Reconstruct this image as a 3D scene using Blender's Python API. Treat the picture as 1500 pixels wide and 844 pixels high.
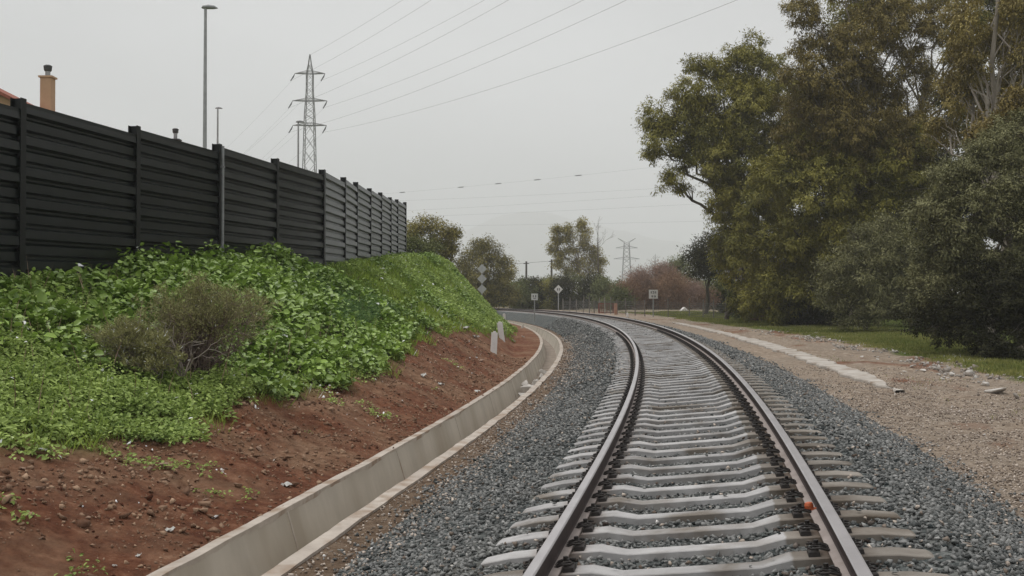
import math, random
import numpy as np
rng = np.random.default_rng(7)
random.seed(7)
CAM_H = 1.579
FPX = 1644.0                       # focal length in units of a 1500 px wide frame
# ------------------------------------------------------------------ track alignment (a left-hand curve)
DS = 0.2
_s = np.arange(-30, 1300) * DS
_u = _s / 50.0
_k = np.clip(0.00355 - 0.00091*_u + 0.00016*_u**2, 0.0015, 0.006)
_i0 = 30
_t = 0.19585 - (np.cumsum(_k) - np.cumsum(_k)[_i0]) * DS
_X = np.cumsum(np.sin(_t)) * DS; _X += -0.1518 - _X[_i0]
_Y = np.cumsum(np.cos(_t)) * DS; _Y += 0.2 - _Y[_i0]
def track(s):
    return np.interp(s, _s, _X), np.interp(s, _s, _Y), np.interp(s, _s, _t)
def grade(s):
    s = np.clip(s, 0, 105) / 50.0
    return 0.515*s - 0.1164*s*s
def cant(s):
    return 0.199 * np.exp(-0.5355 * np.clip(s, -6, 300) / 50.0)
def rail_z(s, lat):
    return cant(s) * (lat / 1.74 + 0.5) + grade(s)
def to_xy(s, d):
    x, y, t = track(s)
    return x + d*np.cos(t), y - d*np.sin(t)
def to_sd(x, y):
    x = np.atleast_1d(np.asarray(x, float)); y = np.atleast_1d(np.asarray(y, float))
    so = np.empty(len(x)); do = np.empty(len(x))
    for a in range(0, len(x), 4000):
        xs, ys = x[a:a+4000], y[a:a+4000]
        i = np.argmin((xs[:, None]-_X[None])**2 + (ys[:, None]-_Y[None])**2, axis=1)
        so[a:a+4000] = _s[i]
        do[a:a+4000] = (xs-_X[i])*np.cos(_t[i]) - (ys-_Y[i])*np.sin(_t[i])
    return so, do
# ------------------------------------------------------------------ noise
def _hash(ix, iy, seed):
    h = (ix.astype(np.int64)*374761393 + iy.astype(np.int64)*668265263 + seed*1442695041) & 0x7fffffff
    h = ((h ^ (h >> 13)) * 1274126177) & 0x7fffffff
    return ((h ^ (h >> 16)) & 0xffff) / 65535.0
def vnoise(x, y, seed=0):
    x = np.asarray(x, float); y = np.asarray(y, float)
    ix = np.floor(x); iy = np.floor(y); fx = x-ix; fy = y-iy
    fx = fx*fx*(3-2*fx); fy = fy*fy*(3-2*fy)
    a = _hash(ix, iy, seed); b = _hash(ix+1, iy, seed); c = _hash(ix, iy+1, seed); d = _hash(ix+1, iy+1, seed)
    return (a*(1-fx)+b*fx)*(1-fy) + (c*(1-fx)+d*fx)*fy
def fbm(x, y, seed=0, octv=4):
    r = 0; a = 0.5; n = 0
    for o in range(octv):
        r = r + a*vnoise(x*2**o, y*2**o, seed+o); n += a; a *= 0.55
    return r/n
def smooth(a, b, x):
    t = np.clip((x-a)/(b-a), 0, 1); return t*t*(3-2*t)
# ------------------------------------------------------------------ terrain heights in track coordinates
def bank_top(s):
    b = 1.73 + 0.051*(np.clip(s, -10, 62)-18)
    b = np.where(s > 85, b - 3.4*smooth(85, 165, s), b)
    return b
def ditch_z(s):
    return np.interp(s, [-10, 8, 11, 16, 22, 40, 120], [-0.70, -0.66, -0.61, -0.58, -0.55, -0.48, -0.40])
def right_z(s):
    return -0.47 + 0.0125*(np.clip(s, -10, 95)-26)
D_LIP, D_IN_L, D_IN_R, D_RLIP = -4.30, -4.16, -3.40, -3.26
def ballast_z(s, d):
    top = rail_z(s, np.clip(d, -1.6, 1.6)) - 0.236 - 0.045*(1-smooth(0.40, 0.62, np.abs(d)))
    tl = np.clip((-1.6-d)/(2.85-1.6), 0, 1); tr = np.clip((d-1.6)/(3.3-1.6), 0, 1)
    z = top*(1-tl) + (ditch_z(s)+0.01)*tl
    return np.where(d > 0, top*(1-tr) + (right_z(s)+0.01)*tr, z)
def ground_z(s, d, hole=True):
    s = np.asarray(s, float); d = np.asarray(d, float)
    B = bank_top(s); dz = ditch_z(s); rz = right_z(s)
    d0 = 4.3 + 1.3*smooth(22, 58, s)
    t = np.clip((-d-d0)/(9.9-d0), 0, 1)
    left = dz + (B-dz)*(t**1.12)
    n = (fbm(s*0.9, d*0.9, 3, 4)-0.5)*0.34 + (fbm(s*4.0, d*4.0, 9, 4)-0.5)*0.12
    left = left + n*smooth(4.4, 5.6, -d)*(1-0.5*smooth(9, 12, -d))
    left = left + np.clip(-d-14, 0, 80)*0.004
    tr = smooth(9, 14, d)
    right = rz + 0.12*tr + np.clip(d-14, 0, 100)*0.004 + (fbm(s*0.7, d*0.7, 21, 4)-0.5)*0.22*smooth(3.4, 6, d) \
        + (fbm(s*5, d*5, 29, 3)-0.5)*0.05
    mid = ballast_z(s, d) - 0.06
    z = np.where(d < -2.85, np.where(d > D_LIP, dz, left), np.where(d > 3.3, right, mid))
    if hole:
        z = np.where((d < D_IN_L+0.0) | (d > D_IN_R), z, dz-0.75)
    return z
def ground_at(x, y):
    s, d = to_sd(x, y); return ground_z(s, d, False)
# ------------------------------------------------------------------ photo point -> ray -> ground
PITCH = math.atan((440.64-422.0)/FPX); ROLL = 0.0019
def ray(px, py):
    dx, dy = px-750.0, py-422.0
    x = math.cos(ROLL)*dx + math.sin(ROLL)*dy; y = -math.sin(ROLL)*dx + math.cos(ROLL)*dy
    v = np.array([x/FPX, 1.0, -y/FPX])
    c, s = math.cos(PITCH), math.sin(PITCH)
    v = np.array([v[0], v[1]*c - v[2]*s, v[1]*s + v[2]*c])
    return v/v[1]
def at(px, py, Y):
    r = ray(px, py)
    return np.array([r[0]*Y, Y, CAM_H + r[2]*Y])
_HY = np.concatenate([np.arange(3, 60, 0.05), np.arange(60, 400, 0.25)])
def hit(px, py):
    r = ray(px, py)
    z = CAM_H + r[2]*_HY
    g = ground_at(r[0]*_HY, _HY)
    g = np.maximum(g, -5)
    s, d = to_sd(r[0]*_HY, _HY)
    g = np.where((d > -2.85) & (d < 3.3), ballast_z(s, d), g)
    i = np.argmax(z <= g)
    if not (z <= g).any(): i = len(_HY)-1
    return np.array([r[0]*_HY[i], _HY[i], g[i]])
# ------------------------------------------------------------------ scene, camera, light
import bpy, bmesh
from mathutils import Matrix, Vector
for o in list(bpy.data.objects):
    bpy.data.objects.remove(o)
sc = bpy.context.scene
COL = sc.collection
sc.render.engine = 'CYCLES'
sc.cycles.use_denoising = True
try: sc.cycles.denoiser = 'OPENIMAGEDENOISE'
except Exception: pass
sc.cycles.max_bounces = 5; sc.cycles.diffuse_bounces = 2; sc.cycles.glossy_bounces = 2
sc.cycles.transmission_bounces = 2; sc.cycles.volume_bounces = 2
sc.view_settings.view_transform = 'Standard'; sc.view_settings.look = 'None'
sc.view_settings.exposure = 0.47; sc.view_settings.gamma = 1.0
cam = bpy.data.cameras.new('camera'); camo = bpy.data.objects.new('camera', cam); COL.objects.link(camo)
cam.sensor_width = 36.0; cam.sensor_fit = 'HORIZONTAL'; cam.lens = FPX/1500*36.0
cam.clip_start = 0.05; cam.clip_end = 8000
camo.matrix_world = Matrix.Translation((0, 0, CAM_H)) @ Matrix.Rotation(math.pi/2+PITCH, 4, 'X') @ Matrix.Rotation(ROLL, 4, 'Z')
sc.camera = camo
SUN_EL, SUN_AZ = math.radians(68), math.radians(-70)   # azimuth from +Y, clockwise: the glow is ahead and to the left
sun = bpy.data.lights.new('sun', 'SUN'); sun.energy = 1.5; sun.angle = math.radians(38); sun.color = (1.0, 0.98, 0.955)
suno = bpy.data.objects.new('sun', sun); COL.objects.link(suno)
sd_ = Vector((math.sin(SUN_AZ)*math.cos(SUN_EL), math.cos(SUN_AZ)*math.cos(SUN_EL), math.sin(SUN_EL)))
suno.rotation_euler = sd_.to_track_quat('Z', 'Y').to_euler()
W = bpy.data.worlds.new('World'); sc.world = W; W.use_nodes = True
def world():
    nt = W.node_tree; nt.nodes.clear(); N = nt.nodes.new; L = nt.links.new
    out = N('ShaderNodeOutputWorld'); bg = N('ShaderNodeBackground'); bg.inputs[1].default_value = 0.1
    sky = N('ShaderNodeTexSky'); sky.sky_type = 'NISHITA'; sky.sun_disc = False
    sky.sun_elevation = SUN_EL; sky.sun_rotation = SUN_AZ; sky.dust_density = 4.0; sky.air_density = 1.0
    hs = N('ShaderNodeHueSaturation'); hs.inputs['Saturation'].default_value = 0.10; hs.inputs['Value'].default_value = 0.9
    L(sky.outputs[0], hs.inputs['Color'])
    tc = N('ShaderNodeTexCoord'); mp = N('ShaderNodeMapping'); mp.inputs['Scale'].default_value = (1.0, 1.0, 2.4)
    L(tc.outputs['Generated'], mp.inputs[0])
    nz = N('ShaderNodeTexNoise'); nz.inputs['Scale'].default_value = 1.5; nz.inputs['Detail'].default_value = 5; nz.inputs['Roughness'].default_value = 0.5
    L(mp.outputs[0], nz.inputs['Vector'])
    rp = N('ShaderNodeValToRGB'); rp.color_ramp.elements[0].position = 0.28; rp.color_ramp.elements[1].position = 0.72
    rp.color_ramp.elements[0].color = (0.385, 0.391, 0.398, 1); rp.color_ramp.elements[1].color = (0.645, 0.65, 0.655, 1)
    L(nz.outputs['Fac'], rp.inputs[0])
    ml = N('ShaderNodeVectorMath'); ml.operation = 'SCALE'; ml.inputs['Scale'].default_value = 10.0
    L(rp.outputs[0], ml.inputs[0])
    mx = N('ShaderNodeMix'); mx.data_type = 'RGBA'; mx.inputs['Factor'].default_value = 0.88
    L(hs.outputs[0], mx.inputs['A']); L(ml.outputs[0], mx.inputs['B'])
    L(mx.outputs['Result'], bg.inputs[0]); L(bg.outputs[0], out.inputs[0])
world()
# ------------------------------------------------------------------ helpers
def nm(name):
    m = bpy.data.materials.new(name); m.use_nodes = True; nt = m.node_tree
    return m, nt, nt.nodes['Principled BSDF']
def mat(name, a, b=None, scale=3.0, rough=0.8, bump=0.0, metal=0.0, detail=6, c=None, cscale=0.6, rand=0.0, spec=None, bscale=None, stretch=None):
    m, nt, P = nm(name); N = nt.nodes.new; L = nt.links.new
    P.inputs['Roughness'].default_value = rough; P.inputs['Metallic'].default_value = metal
    if spec is not None: P.inputs['Specular IOR Level'].default_value = spec
    tc = N('ShaderNodeTexCoord'); vec = tc.outputs['Object']
    if stretch:
        mp = N('ShaderNodeMapping'); mp.inputs['Scale'].default_value = stretch; L(vec, mp.inputs[0]); vec = mp.outputs[0]
    if rand:
        oi = N('ShaderNodeObjectInfo'); ad = N('ShaderNodeVectorMath'); ad.operation = 'ADD'
        cb = N('ShaderNodeMath'); cb.operation = 'MULTIPLY'; cb.inputs[1].default_value = 50.0
        L(oi.outputs['Random'], cb.inputs[0]); L(vec, ad.inputs[0]); L(cb.outputs[0], ad.inputs[1]); vec = ad.outputs[0]
    if b is None: P.inputs['Base Color'].default_value = (*a, 1)
    nz = N('ShaderNodeTexNoise'); nz.inputs['Scale'].default_value = scale; nz.inputs['Detail'].default_value = detail; nz.inputs['Roughness'].default_value = 0.62
    L(vec, nz.inputs['Vector'])
    if b is not None:
        rp = N('ShaderNodeValToRGB'); rp.color_ramp.elements[0].position = 0.32; rp.color_ramp.elements[1].position = 0.68
        rp.color_ramp.elements[0].color = (*a, 1); rp.color_ramp.elements[1].color = (*b, 1); L(nz.outputs['Fac'], rp.inputs[0]); col = rp.outputs[0]
        if c is not None:
            n2 = N('ShaderNodeTexNoise'); n2.inputs['Scale'].default_value = cscale; n2.inputs['Detail'].default_value = 4; L(vec, n2.inputs['Vector'])
            r2 = N('ShaderNodeValToRGB'); r2.color_ramp.elements[0].position = 0.5; r2.color_ramp.elements[1].position = 0.66; L(n2.outputs['Fac'], r2.inputs[0])
            mx = N('ShaderNodeMix'); mx.data_type = 'RGBA'; L(r2.outputs[0], mx.inputs['Factor']); L(col, mx.inputs['A']); mx.inputs['B'].default_value = (*c, 1); col = mx.outputs['Result']
        if rand:
            mr = N('ShaderNodeMapRange'); mr.inputs['To Min'].default_value = 1-rand; mr.inputs['To Max'].default_value = 1+rand; L(oi.outputs['Random'], mr.inputs['Value'])
            sm = N('ShaderNodeVectorMath'); sm.operation = 'SCALE'; L(col, sm.inputs[0]); L(mr.outputs[0], sm.inputs['Scale']); col = sm.outputs[0]
        L(col, P.inputs['Base Color'])
    if bump:
        bn = N('ShaderNodeTexNoise'); bn.inputs['Scale'].default_value = bscale or scale*4; bn.inputs['Detail'].default_value = 5; L(vec, bn.inputs['Vector'])
        bp = N('ShaderNodeBump'); bp.inputs['Strength'].default_value = bump; bp.inputs['Distance'].default_value = 0.02; L(bn.outputs['Fac'], bp.inputs['Height']); L(bp.outputs[0], P.inputs['Normal'])
    return m
def tint_mat(name, cols, rough=0.6, transl=0.25, spec=0.15, bumpscale=None):
    """colour chosen along a ramp by the per-face value 'tint'"""
    m, nt, P = nm(name); N = nt.nodes.new; L = nt.links.new
    at_ = N('ShaderNodeAttribute'); at_.attribute_name = 'tint'
    rp = N('ShaderNodeValToRGB'); e = rp.color_ramp.elements
    for i, cc in enumerate(cols):
        p = i/(len(cols)-1)
        el = e[0] if i == 0 else (e[1] if i == len(cols)-1 else None)
        if el is None: el = e.new(p)
        el.position = p; el.color = (*cc, 1)
    L(at_.outputs['Fac'], rp.inputs[0]); L(rp.outputs[0], P.inputs['Base Color'])
    P.inputs['Roughness'].default_value = rough; P.inputs['Specular IOR Level'].default_value = spec
    if bumpscale:
        tc = N('ShaderNodeTexCoord'); bn = N('ShaderNodeTexNoise'); bn.inputs['Scale'].default_value = bumpscale; L(tc.outputs['Object'], bn.inputs['Vector'])
        bp = N('ShaderNodeBump'); bp.inputs['Strength'].default_value = 0.6; bp.inputs['Distance'].default_value = 0.01; L(bn.outputs['Fac'], bp.inputs['Height']); L(bp.outputs[0], P.inputs['Normal'])
    if transl:
        tr = N('ShaderNodeBsdfTranslucent'); L(rp.outputs[0], tr.inputs['Color'])
        ms = N('ShaderNodeMixShader'); ms.inputs[0].default_value = transl
        out = nt.nodes['Material Output']; L(P.outputs[0], ms.inputs[1]); L(tr.outputs[0], ms.inputs[2]); L(ms.outputs[0], out.inputs['Surface'])
    return m
def tag(o, label=None, cat=None, group=None, kind=None):
    if label: o['label'] = label
    if cat: o['category'] = cat
    if group: o['group'] = group
    if kind: o['kind'] = kind
    return o
def link(name, me, m, parent=None):
    o = bpy.data.objects.new(name, me)
    if m is not None and not me.materials: me.materials.append(m)
    COL.objects.link(o)
    if parent is not None: o.parent = parent
    return o
def empty(name, loc, label, cat, group=None, rz=0.0):
    o = bpy.data.objects.new(name, None); o.empty_display_size = 0.2; COL.objects.link(o)
    o.location = loc; o.rotation_euler = (0, 0, rz)
    return tag(o, label, cat, group)
def np_mesh(name, V, F, tint=None, smooth_=False):
    """V (n,3); F (m,k) one polygon size; tint per face"""
    me = bpy.data.meshes.new(name); V = np.ascontiguousarray(V, np.float32); F = np.ascontiguousarray(F, np.int32)
    k = F.shape[1]
    me.vertices.add(len(V)); me.vertices.foreach_set('co', V.ravel())
    me.loops.add(F.size); me.loops.foreach_set('vertex_index', F.ravel())
    me.polygons.add(len(F)); me.polygons.foreach_set('loop_start', np.arange(0, F.size, k, dtype=np.int32))
    me.polygons.foreach_set('loop_total', np.full(len(F), k, np.int32))
    if tint is not None:
        a = me.attributes.new('tint', 'FLOAT', 'FACE'); a.data.foreach_set('value', np.ascontiguousarray(tint, np.float32))
    if smooth_: me.polygons.foreach_set('use_smooth', np.ones(len(F), bool))
    me.update(calc_edges=True)
    return me
class MB:
    def __init__(s): s.v = []; s.f = []; s.n = 0
    def add(s, V, F):
        s.v.extend([tuple(map(float, p)) for p in V]); s.f.extend([tuple(int(i)+s.n for i in f) for f in F]); s.n = len(s.v); return s
    def box(s, c, size, R=None, taper=1.0):
        c = np.array(c, float); h = np.array(size, float)/2
        V = np.array([[x, y, z] for z in (-1, 1) for y in (-1, 1) for x in (-1, 1)], float)
        V[V[:, 2] > 0, :2] *= taper
        V *= h
        if R is not None: V = V @ np.array(R).T
        return s.add(V+c, [(0, 2, 3, 1), (4, 5, 7, 6), (0, 1, 5, 4), (2, 6, 7, 3), (0, 4, 6, 2), (1, 3, 7, 5)])
    def tube(s, P, r, n=6, cap=True):
        P = np.array(P, float); r = np.broadcast_to(np.array(r, float), (len(P),))
        T = np.gradient(P, axis=0); T /= np.linalg.norm(T, axis=1)[:, None]+1e-9
        a = np.array([0, 0, 1.0]) if abs(T[0, 2]) < 0.9 else np.array([1.0, 0, 0])
        V = []
        for i in range(len(P)):
            u = np.cross(T[i], a); u /= np.linalg.norm(u)+1e-9; w = np.cross(u, T[i]); a = w if i else a; a = w
            for k in range(n):
                q = 2*math.pi*k/n; V.append(P[i]+r[i]*(u*math.cos(q)+w*math.sin(q)))
        F = [(i*n+k, i*n+(k+1) % n, (i+1)*n+(k+1) % n, (i+1)*n+k) for i in range(len(P)-1) for k in range(n)]
        if cap: F += [tuple(range(n))[::-1], tuple((len(P)-1)*n+k for k in range(n))]
        return s.add(V, F)
    def build(s, name, m, parent=None, smooth_=False, flat=None):
        me = bpy.data.meshes.new(name); me.from_pydata(s.v, [], s.f); me.update()
        if smooth_:
            me.polygons.foreach_set('use_smooth', np.ones(len(me.polygons), bool))
        return link(name, me, m, parent)
def rotz(a): c, s = math.cos(a), math.sin(a); return np.array([[c, -s, 0], [s, c, 0], [0, 0, 1.0]])
def rotx(a): c, s = math.cos(a), math.sin(a); return np.array([[1.0, 0, 0], [0, c, -s], [0, s, c]])
def roty(a): c, s = math.cos(a), math.sin(a); return np.array([[c, 0, s], [0, 1.0, 0], [-s, 0, c]])
def unit(v): return v/(np.linalg.norm(v, axis=-1, keepdims=True)+1e-9)
def leaf_mesh(name, P, D, Nn, Ln, Wd, tint, fold=0.25, broad=False):
    """one folded leaf blade per row: P base, D direction, Nn rough normal"""
    D = unit(D); S = unit(np.cross(D, Nn)); Nn = np.cross(S, D)
    L_ = Ln[:, None]; W_ = Wd[:, None]/2; f = fold
    n = len(P)
    if broad:
        a = P + D*L_*0.28 + S*W_*0.85 + Nn*W_*f; b = P + D*L_*0.72 + S*W_*0.8 + Nn*W_*f*0.6
        t = P + D*L_ - Nn*L_*0.18; c = P + D*L_*0.72 - S*W_*0.8 + Nn*W_*f*0.6; d = P + D*L_*0.28 - S*W_*0.85 + Nn*W_*f
        V = np.stack([P, a, b, t, c, d], 1).reshape(-1, 3); i = np.arange(n)[:, None]*6
        F = np.concatenate([i+np.array([[0, 1, 2, 3]]), i+np.array([[0, 3, 4, 5]])], 1).reshape(-1, 4); tt = np.repeat(tint, 2)
    else:
        a = P + D*L_*0.45 + S*W_ + Nn*W_*f; t = P + D*L_ - Nn*L_*0.1; c = P + D*L_*0.45 - S*W_ + Nn*W_*f
        V = np.stack([P, a, t, c], 1).reshape(-1, 3); i = np.arange(n)[:, None]*4
        F = i+np.array([[0, 1, 2, 3]]); tt = tint
    return np_mesh(name, V, F, np.clip(tt, 0, 1))
def rand_unit(n):
    v = rng.normal(size=(n, 3)); return unit(v)
# ------------------------------------------------------------------ ground
VEG_S = np.array([-10, 8, 10.2, 11.2, 12.4, 14.8, 16.6, 19, 21.6, 24, 26.8, 34.6, 48, 60, 80, 200.])
VEG_D = np.array([-7.0, -7.0, -6.9, -6.5, -6.15, -6.3, -6.4, -6.2, -6.05, -6.5, -7.05, -6.95, -6.6, -6.2, -5.6, -5.6])
def veg_mask(s, d, soft=0.5):
    b = np.interp(s, VEG_S, VEG_D) + (fbm(s*1.3, d*1.3, 41, 3)-0.5)*1.1
    return smooth(-soft, soft, b-d)
def build_ground():
    s = [-5.8]
    while s[-1] < 250: s.append(s[-1] + 0.035 + 0.0085*max(s[-1], 0))
    s = np.array(s)
    dl = -np.concatenate([np.arange(4.16, 11, 0.055), np.arange(11, 16, 0.3), np.geomspace(16, 150, 22)])[::-1]
    dm = np.array([-4.14, -3.42, -3.40, -3.3, -3.2, -3.1, -3.0, -2.9, -2.8, -2.6, -2, -1.5, -0.7, 0, 0.7, 1.5, 2, 2.6, 3.0])
    dr = np.concatenate([np.arange(3.1, 10, 0.06), np.arange(10, 16, 0.25), np.geomspace(16, 150, 22)])
    d = np.concatenate([dl, dm, dr])
    S, D = np.meshgrid(s, d, indexing='ij'); n, m = S.shape
    z = ground_z(S.ravel(), D.ravel())
    x, y = to_xy(S.ravel(), D.ravel())
    i = (np.arange(n-1)[:, None]*m + np.arange(m-1)[None]).ravel()
    F = np.stack([i, i+1, i+m+1, i+m], 1)[:, ::-1]
    me = np_mesh('ground', np.stack([x, y, z], 1), F, None, True)
    sf, df = S.ravel(), D.ravel()
    veg = veg_mask(sf, df) * (df < -4.3)
    nr = fbm(sf*0.5, df*0.9, 55, 3)
    grass = smooth(8.7, 9.3, df + (nr-0.5)*1.6 + 1.6*smooth(52, 78, sf))*(1-0.75*smooth(98, 118, sf))
    red = ((df < -4.2)*1.0)*(1-0.0*veg)
    strip = (df > -3.5)*(df < -1)*1.0
    redr = smooth(0.62, 0.75, fbm(sf*0.45+3, df*0.8, 77, 3))*(df > 4.5)*(df < 9.5)
    for nme, v in (('veg', np.maximum(veg, grass)), ('red', np.maximum(red, redr*0.8)), ('strip', strip)):
        a = me.attributes.new(nme, 'FLOAT', 'POINT'); a.data.foreach_set('value', v.astype(np.float32))
    m, nt, P = nm('earth'); N = nt.nodes.new; L = nt.links.new
    P.inputs['Roughness'].default_value = 0.95; P.inputs['Specular IOR Level'].default_value = 0.15
    g = N('ShaderNodeNewGeometry'); pos = g.outputs['Position']
    def noise(scale, det=6, rgh=0.65):
        q = N('ShaderNodeTexNoise'); q.inputs['Scale'].default_value = scale; q.inputs['Detail'].default_value = det; q.inputs['Roughness'].default_value = rgh
        L(pos, q.inputs['Vector']); return q.outputs['Fac']
    def ramp(f, stops):
        r = N('ShaderNodeValToRGB'); e = r.color_ramp.elements
        e[0].position, e[0].color = stops[0][0], (*stops[0][1], 1); e[1].position, e[1].color = stops[-1][0], (*stops[-1][1], 1)
        for p, c in stops[1:-1]:
            q = e.new(p); q.color = (*c, 1)
        L(f, r.inputs[0]); return r.outputs[0]
    def mix(f, a, b):
        q = N('ShaderNodeMix'); q.data_type = 'RGBA'; L(f, q.inputs['Factor']); L(a, q.inputs['A']); L(b, q.inputs['B']); return q.outputs['Result']
    def attr(n_):
        q = N('ShaderNodeAttribute'); q.attribute_name = n_; return q.outputs['Fac']
    redc = ramp(noise(4.2, 9, 0.75), [(0.28, (0.062, 0.021, 0.0105)), (0.45, (0.135, 0.050, 0.026)), (0.58, (0.21, 0.086, 0.046)), (0.75, (0.42, 0.245, 0.155))])
    redc = mix(ramp(noise(0.55, 4), [(0.42, (0, 0, 0)), (0.62, (0.75, 0.75, 0.75))]), redc, ramp(noise(6), [(0.3, (0.13, 0.066, 0.036)), (0.7, (0.40, 0.255, 0.16))]))
    brown = ramp(noise(5.0, 8, 0.7), [(0.28, (0.14, 0.103, 0.075)), (0.5, (0.31, 0.24, 0.18)), (0.72, (0.54, 0.45, 0.365))])
    brown = mix(ramp(noise(0.35, 4), [(0.42, (0, 0, 0)), (0.68, (0.8, 0.8, 0.8))]), brown, ramp(noise(9, 6), [(0.3, (0.16, 0.128, 0.098)), (0.7, (0.40, 0.335, 0.27))]))
    stripc = ramp(noise(7.0, 8, 0.7), [(0.3, (0.095, 0.062, 0.040)), (0.5, (0.175, 0.118, 0.078)), (0.7, (0.29, 0.215, 0.155))])
    grn = ramp(noise(3.5), [(0.3, (0.045, 0.062, 0.013)), (0.5, (0.095, 0.125, 0.024)), (0.72, (0.18, 0.19, 0.05))])
    c = mix(attr('red'), brown, redc); c = mix(attr('strip'), c, stripc); c = mix(attr('veg'), c, grn)
    L(c, P.inputs['Base Color'])
    bp = N('ShaderNodeBump'); bp.inputs['Strength'].default_value = 1.0; bp.inputs['Distance'].default_value = 0.09
    L(noise(7.0, 9, 0.72), bp.inputs['Height']); L(bp.outputs[0], P.inputs['Normal'])
    o = link('ground', me, m); tag(o, kind='structure')
    mb = MB(); mb.box((0, 2560, -1.65), (5500, 5700, 0.1))
    tag(mb.build('terrain', mat('far_field', (0.06, 0.075, 0.03), (0.12, 0.12, 0.06), 0.02)), kind='structure')
build_ground()
# faint mountain behind everything
def build_mountain():
    xs = np.linspace(-2600, 2600, 200); ys = np.linspace(0, 1, 14)
    V = []
    for q in ys:
        for x in xs:
            x0_ = x; x = x/2.9
            h = 118*math.exp(-((x-22)/150)**2) + 66*math.exp(-((x-260)/190)**2) + 48*math.exp(-((x+250)/200)**2) + 60*math.exp(-((x-560)/180)**2) + 30
            h *= 0.9 + 0.22*float(fbm(np.array([x/90.0]), np.array([q*3.0]), 5, 4)[0])
            V.append((x0_, 4400+q*900, -2 + 2.35*h*math.sin(math.pi*min(1, q*0.62+0.02))))
    n = len(xs)
    F = [(j*n+i, j*n+i+1, (j+1)*n+i+1, (j+1)*n+i) for j in range(len(ys)-1) for i in range(n-1)]
    o = link('mountain', np_mesh('mountain', np.array(V), np.array(F), None, True), mat('mountain_scrub', (0.22, 0.22, 0.19), (0.32, 0.31, 0.28), 0.01))
    tag(o, kind='structure')
build_mountain()
# haze
def build_haze():
    mb = MB(); mb.box((0, 2560, 215), (5600, 5820, 436))
    m, nt, P = nm('haze_air'); nt.nodes.remove(P)
    v = nt.nodes.new('ShaderNodeVolumePrincipled'); v.inputs['Color'].default_value = (0.972, 0.98, 0.99, 1); v.inputs['Density'].default_value = 0.00050
    nt.links.new(v.outputs[0], nt.nodes['Material Output'].inputs['Volume'])
    o = mb.build('haze', m); tag(o, kind='stuff')
HAZE = True
if HAZE: build_haze()
# ------------------------------------------------------------------ ballast bed and stones
def build_ballast():
    s = [-5.8]
    while s[-1] < 235: s.append(s[-1] + 0.06 + 0.008*max(s[-1], 0))
    s = np.array(s); d = np.concatenate([np.arange(-2.85, 3.31, 0.07), [3.3]])
    S, D = np.meshgrid(s, d, indexing='ij'); n, m = S.shape
    sf, df = S.ravel(), D.ravel()
    z = ballast_z(sf, df) + (fbm(sf*6, df*6, 61, 3)-0.5)*0.035*smooth(0, 0.25, np.minimum(df+2.85, 3.3-df))
    x, y = to_xy(sf, df)
    i = (np.arange(n-1)[:, None]*m + np.arange(m-1)[None]).ravel()
    me = np_mesh('ballast_bed', np.stack([x, y, z], 1), np.stack([i, i+1, i+m+1, i+m], 1)[:, ::-1], None, True)
    far = smooth(20, 60, sf)
    a = me.attributes.new('far', 'FLOAT', 'POINT'); a.data.foreach_set('value', far.astype(np.float32))
    mt, nt, P = nm('ballast_rock'); N = nt.nodes.new; L = nt.links.new
    P.inputs['Roughness'].default_value = 0.85; P.inputs['Specular IOR Level'].default_value = 0.25
    g = N('ShaderNodeNewGeometry'); vo = N('ShaderNodeTexVoronoi'); vo.inputs['Scale'].default_value = 17.0; L(g.outputs['Position'], vo.inputs['Vector'])
    sp = N('ShaderNodeSeparateColor'); L(vo.outputs['Color'], sp.inputs[0])
    r = N('ShaderNodeValToRGB'); e = r.color_ramp.elements
    e[0].position = 0.0; e[0].color = (0.030, 0.037, 0.037, 1); e[1].position = 1.0; e[1].color = (0.17, 0.18, 0.172, 1)
    q = e.new(0.6); q.color = (0.082, 0.092, 0.09, 1)
    L(sp.outputs[0], r.inputs[0])
    nz = N('ShaderNodeTexNoise'); nz.inputs['Scale'].default_value = 0.9; nz.inputs['Detail'].default_value = 5; L(g.outputs['Position'], nz.inputs['Vector'])
    r2 = N('ShaderNodeValToRGB'); r2.color_ramp.elements[0].position = 0.5; r2.color_ramp.elements[1].position = 0.75; r2.color_ramp.elements[1].color = (0.5, 0.5, 0.5, 1); L(nz.outputs['Fac'], r2.inputs[0])
    mx = N('ShaderNodeMix'); mx.data_type = 'RGBA'; L(r2.outputs[0], mx.inputs['Factor']); L(r.outputs[0], mx.inputs['A']); mx.inputs['B'].default_value = (0.165, 0.14, 0.112, 1)
    L(mx.outputs['Result'], P.inputs['Base Color'])
    bp = N('ShaderNodeBump'); bp.inputs['Strength'].default_value = 1.0; bp.inputs['Distance'].default_value = 0.045; bp.invert = True
    L(vo.outputs['Distance'], bp.inputs['Height']); L(bp.outputs[0], P.inputs['Normal'])
    tag(link('ballast_bed', me, mt), kind='structure')
build_ballast()
def rock_variants(k, flat=0.7, npts=11):
    out = []
    r = np.random.default_rng(99)
    for _ in range(k):
        bm = bmesh.new(); P = unit(r.normal(size=(npts, 3)))*r.uniform(0.75, 1.1, (npts, 1)); P[:, 2] *= flat; P[:, 0] *= r.uniform(1.0, 1.35)
        vs = [bm.verts.new(p) for p in P]
        res = bmesh.ops.convex_hull(bm, input=vs)
        bmesh.ops.delete(bm, geom=[g for g in res['geom_unused'] if isinstance(g, bmesh.types.BMVert)], context='VERTS')
        bmesh.ops.triangulate(bm, faces=bm.faces[:]); bm.verts.index_update()
        V = np.array([v.co[:] for v in bm.verts]); F = np.array([[v.index for v in f.verts] for f in bm.faces]); bm.free(); out.append((V, F))
    return out
ROCKS = rock_variants(18, 0.62, 8)
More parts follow.
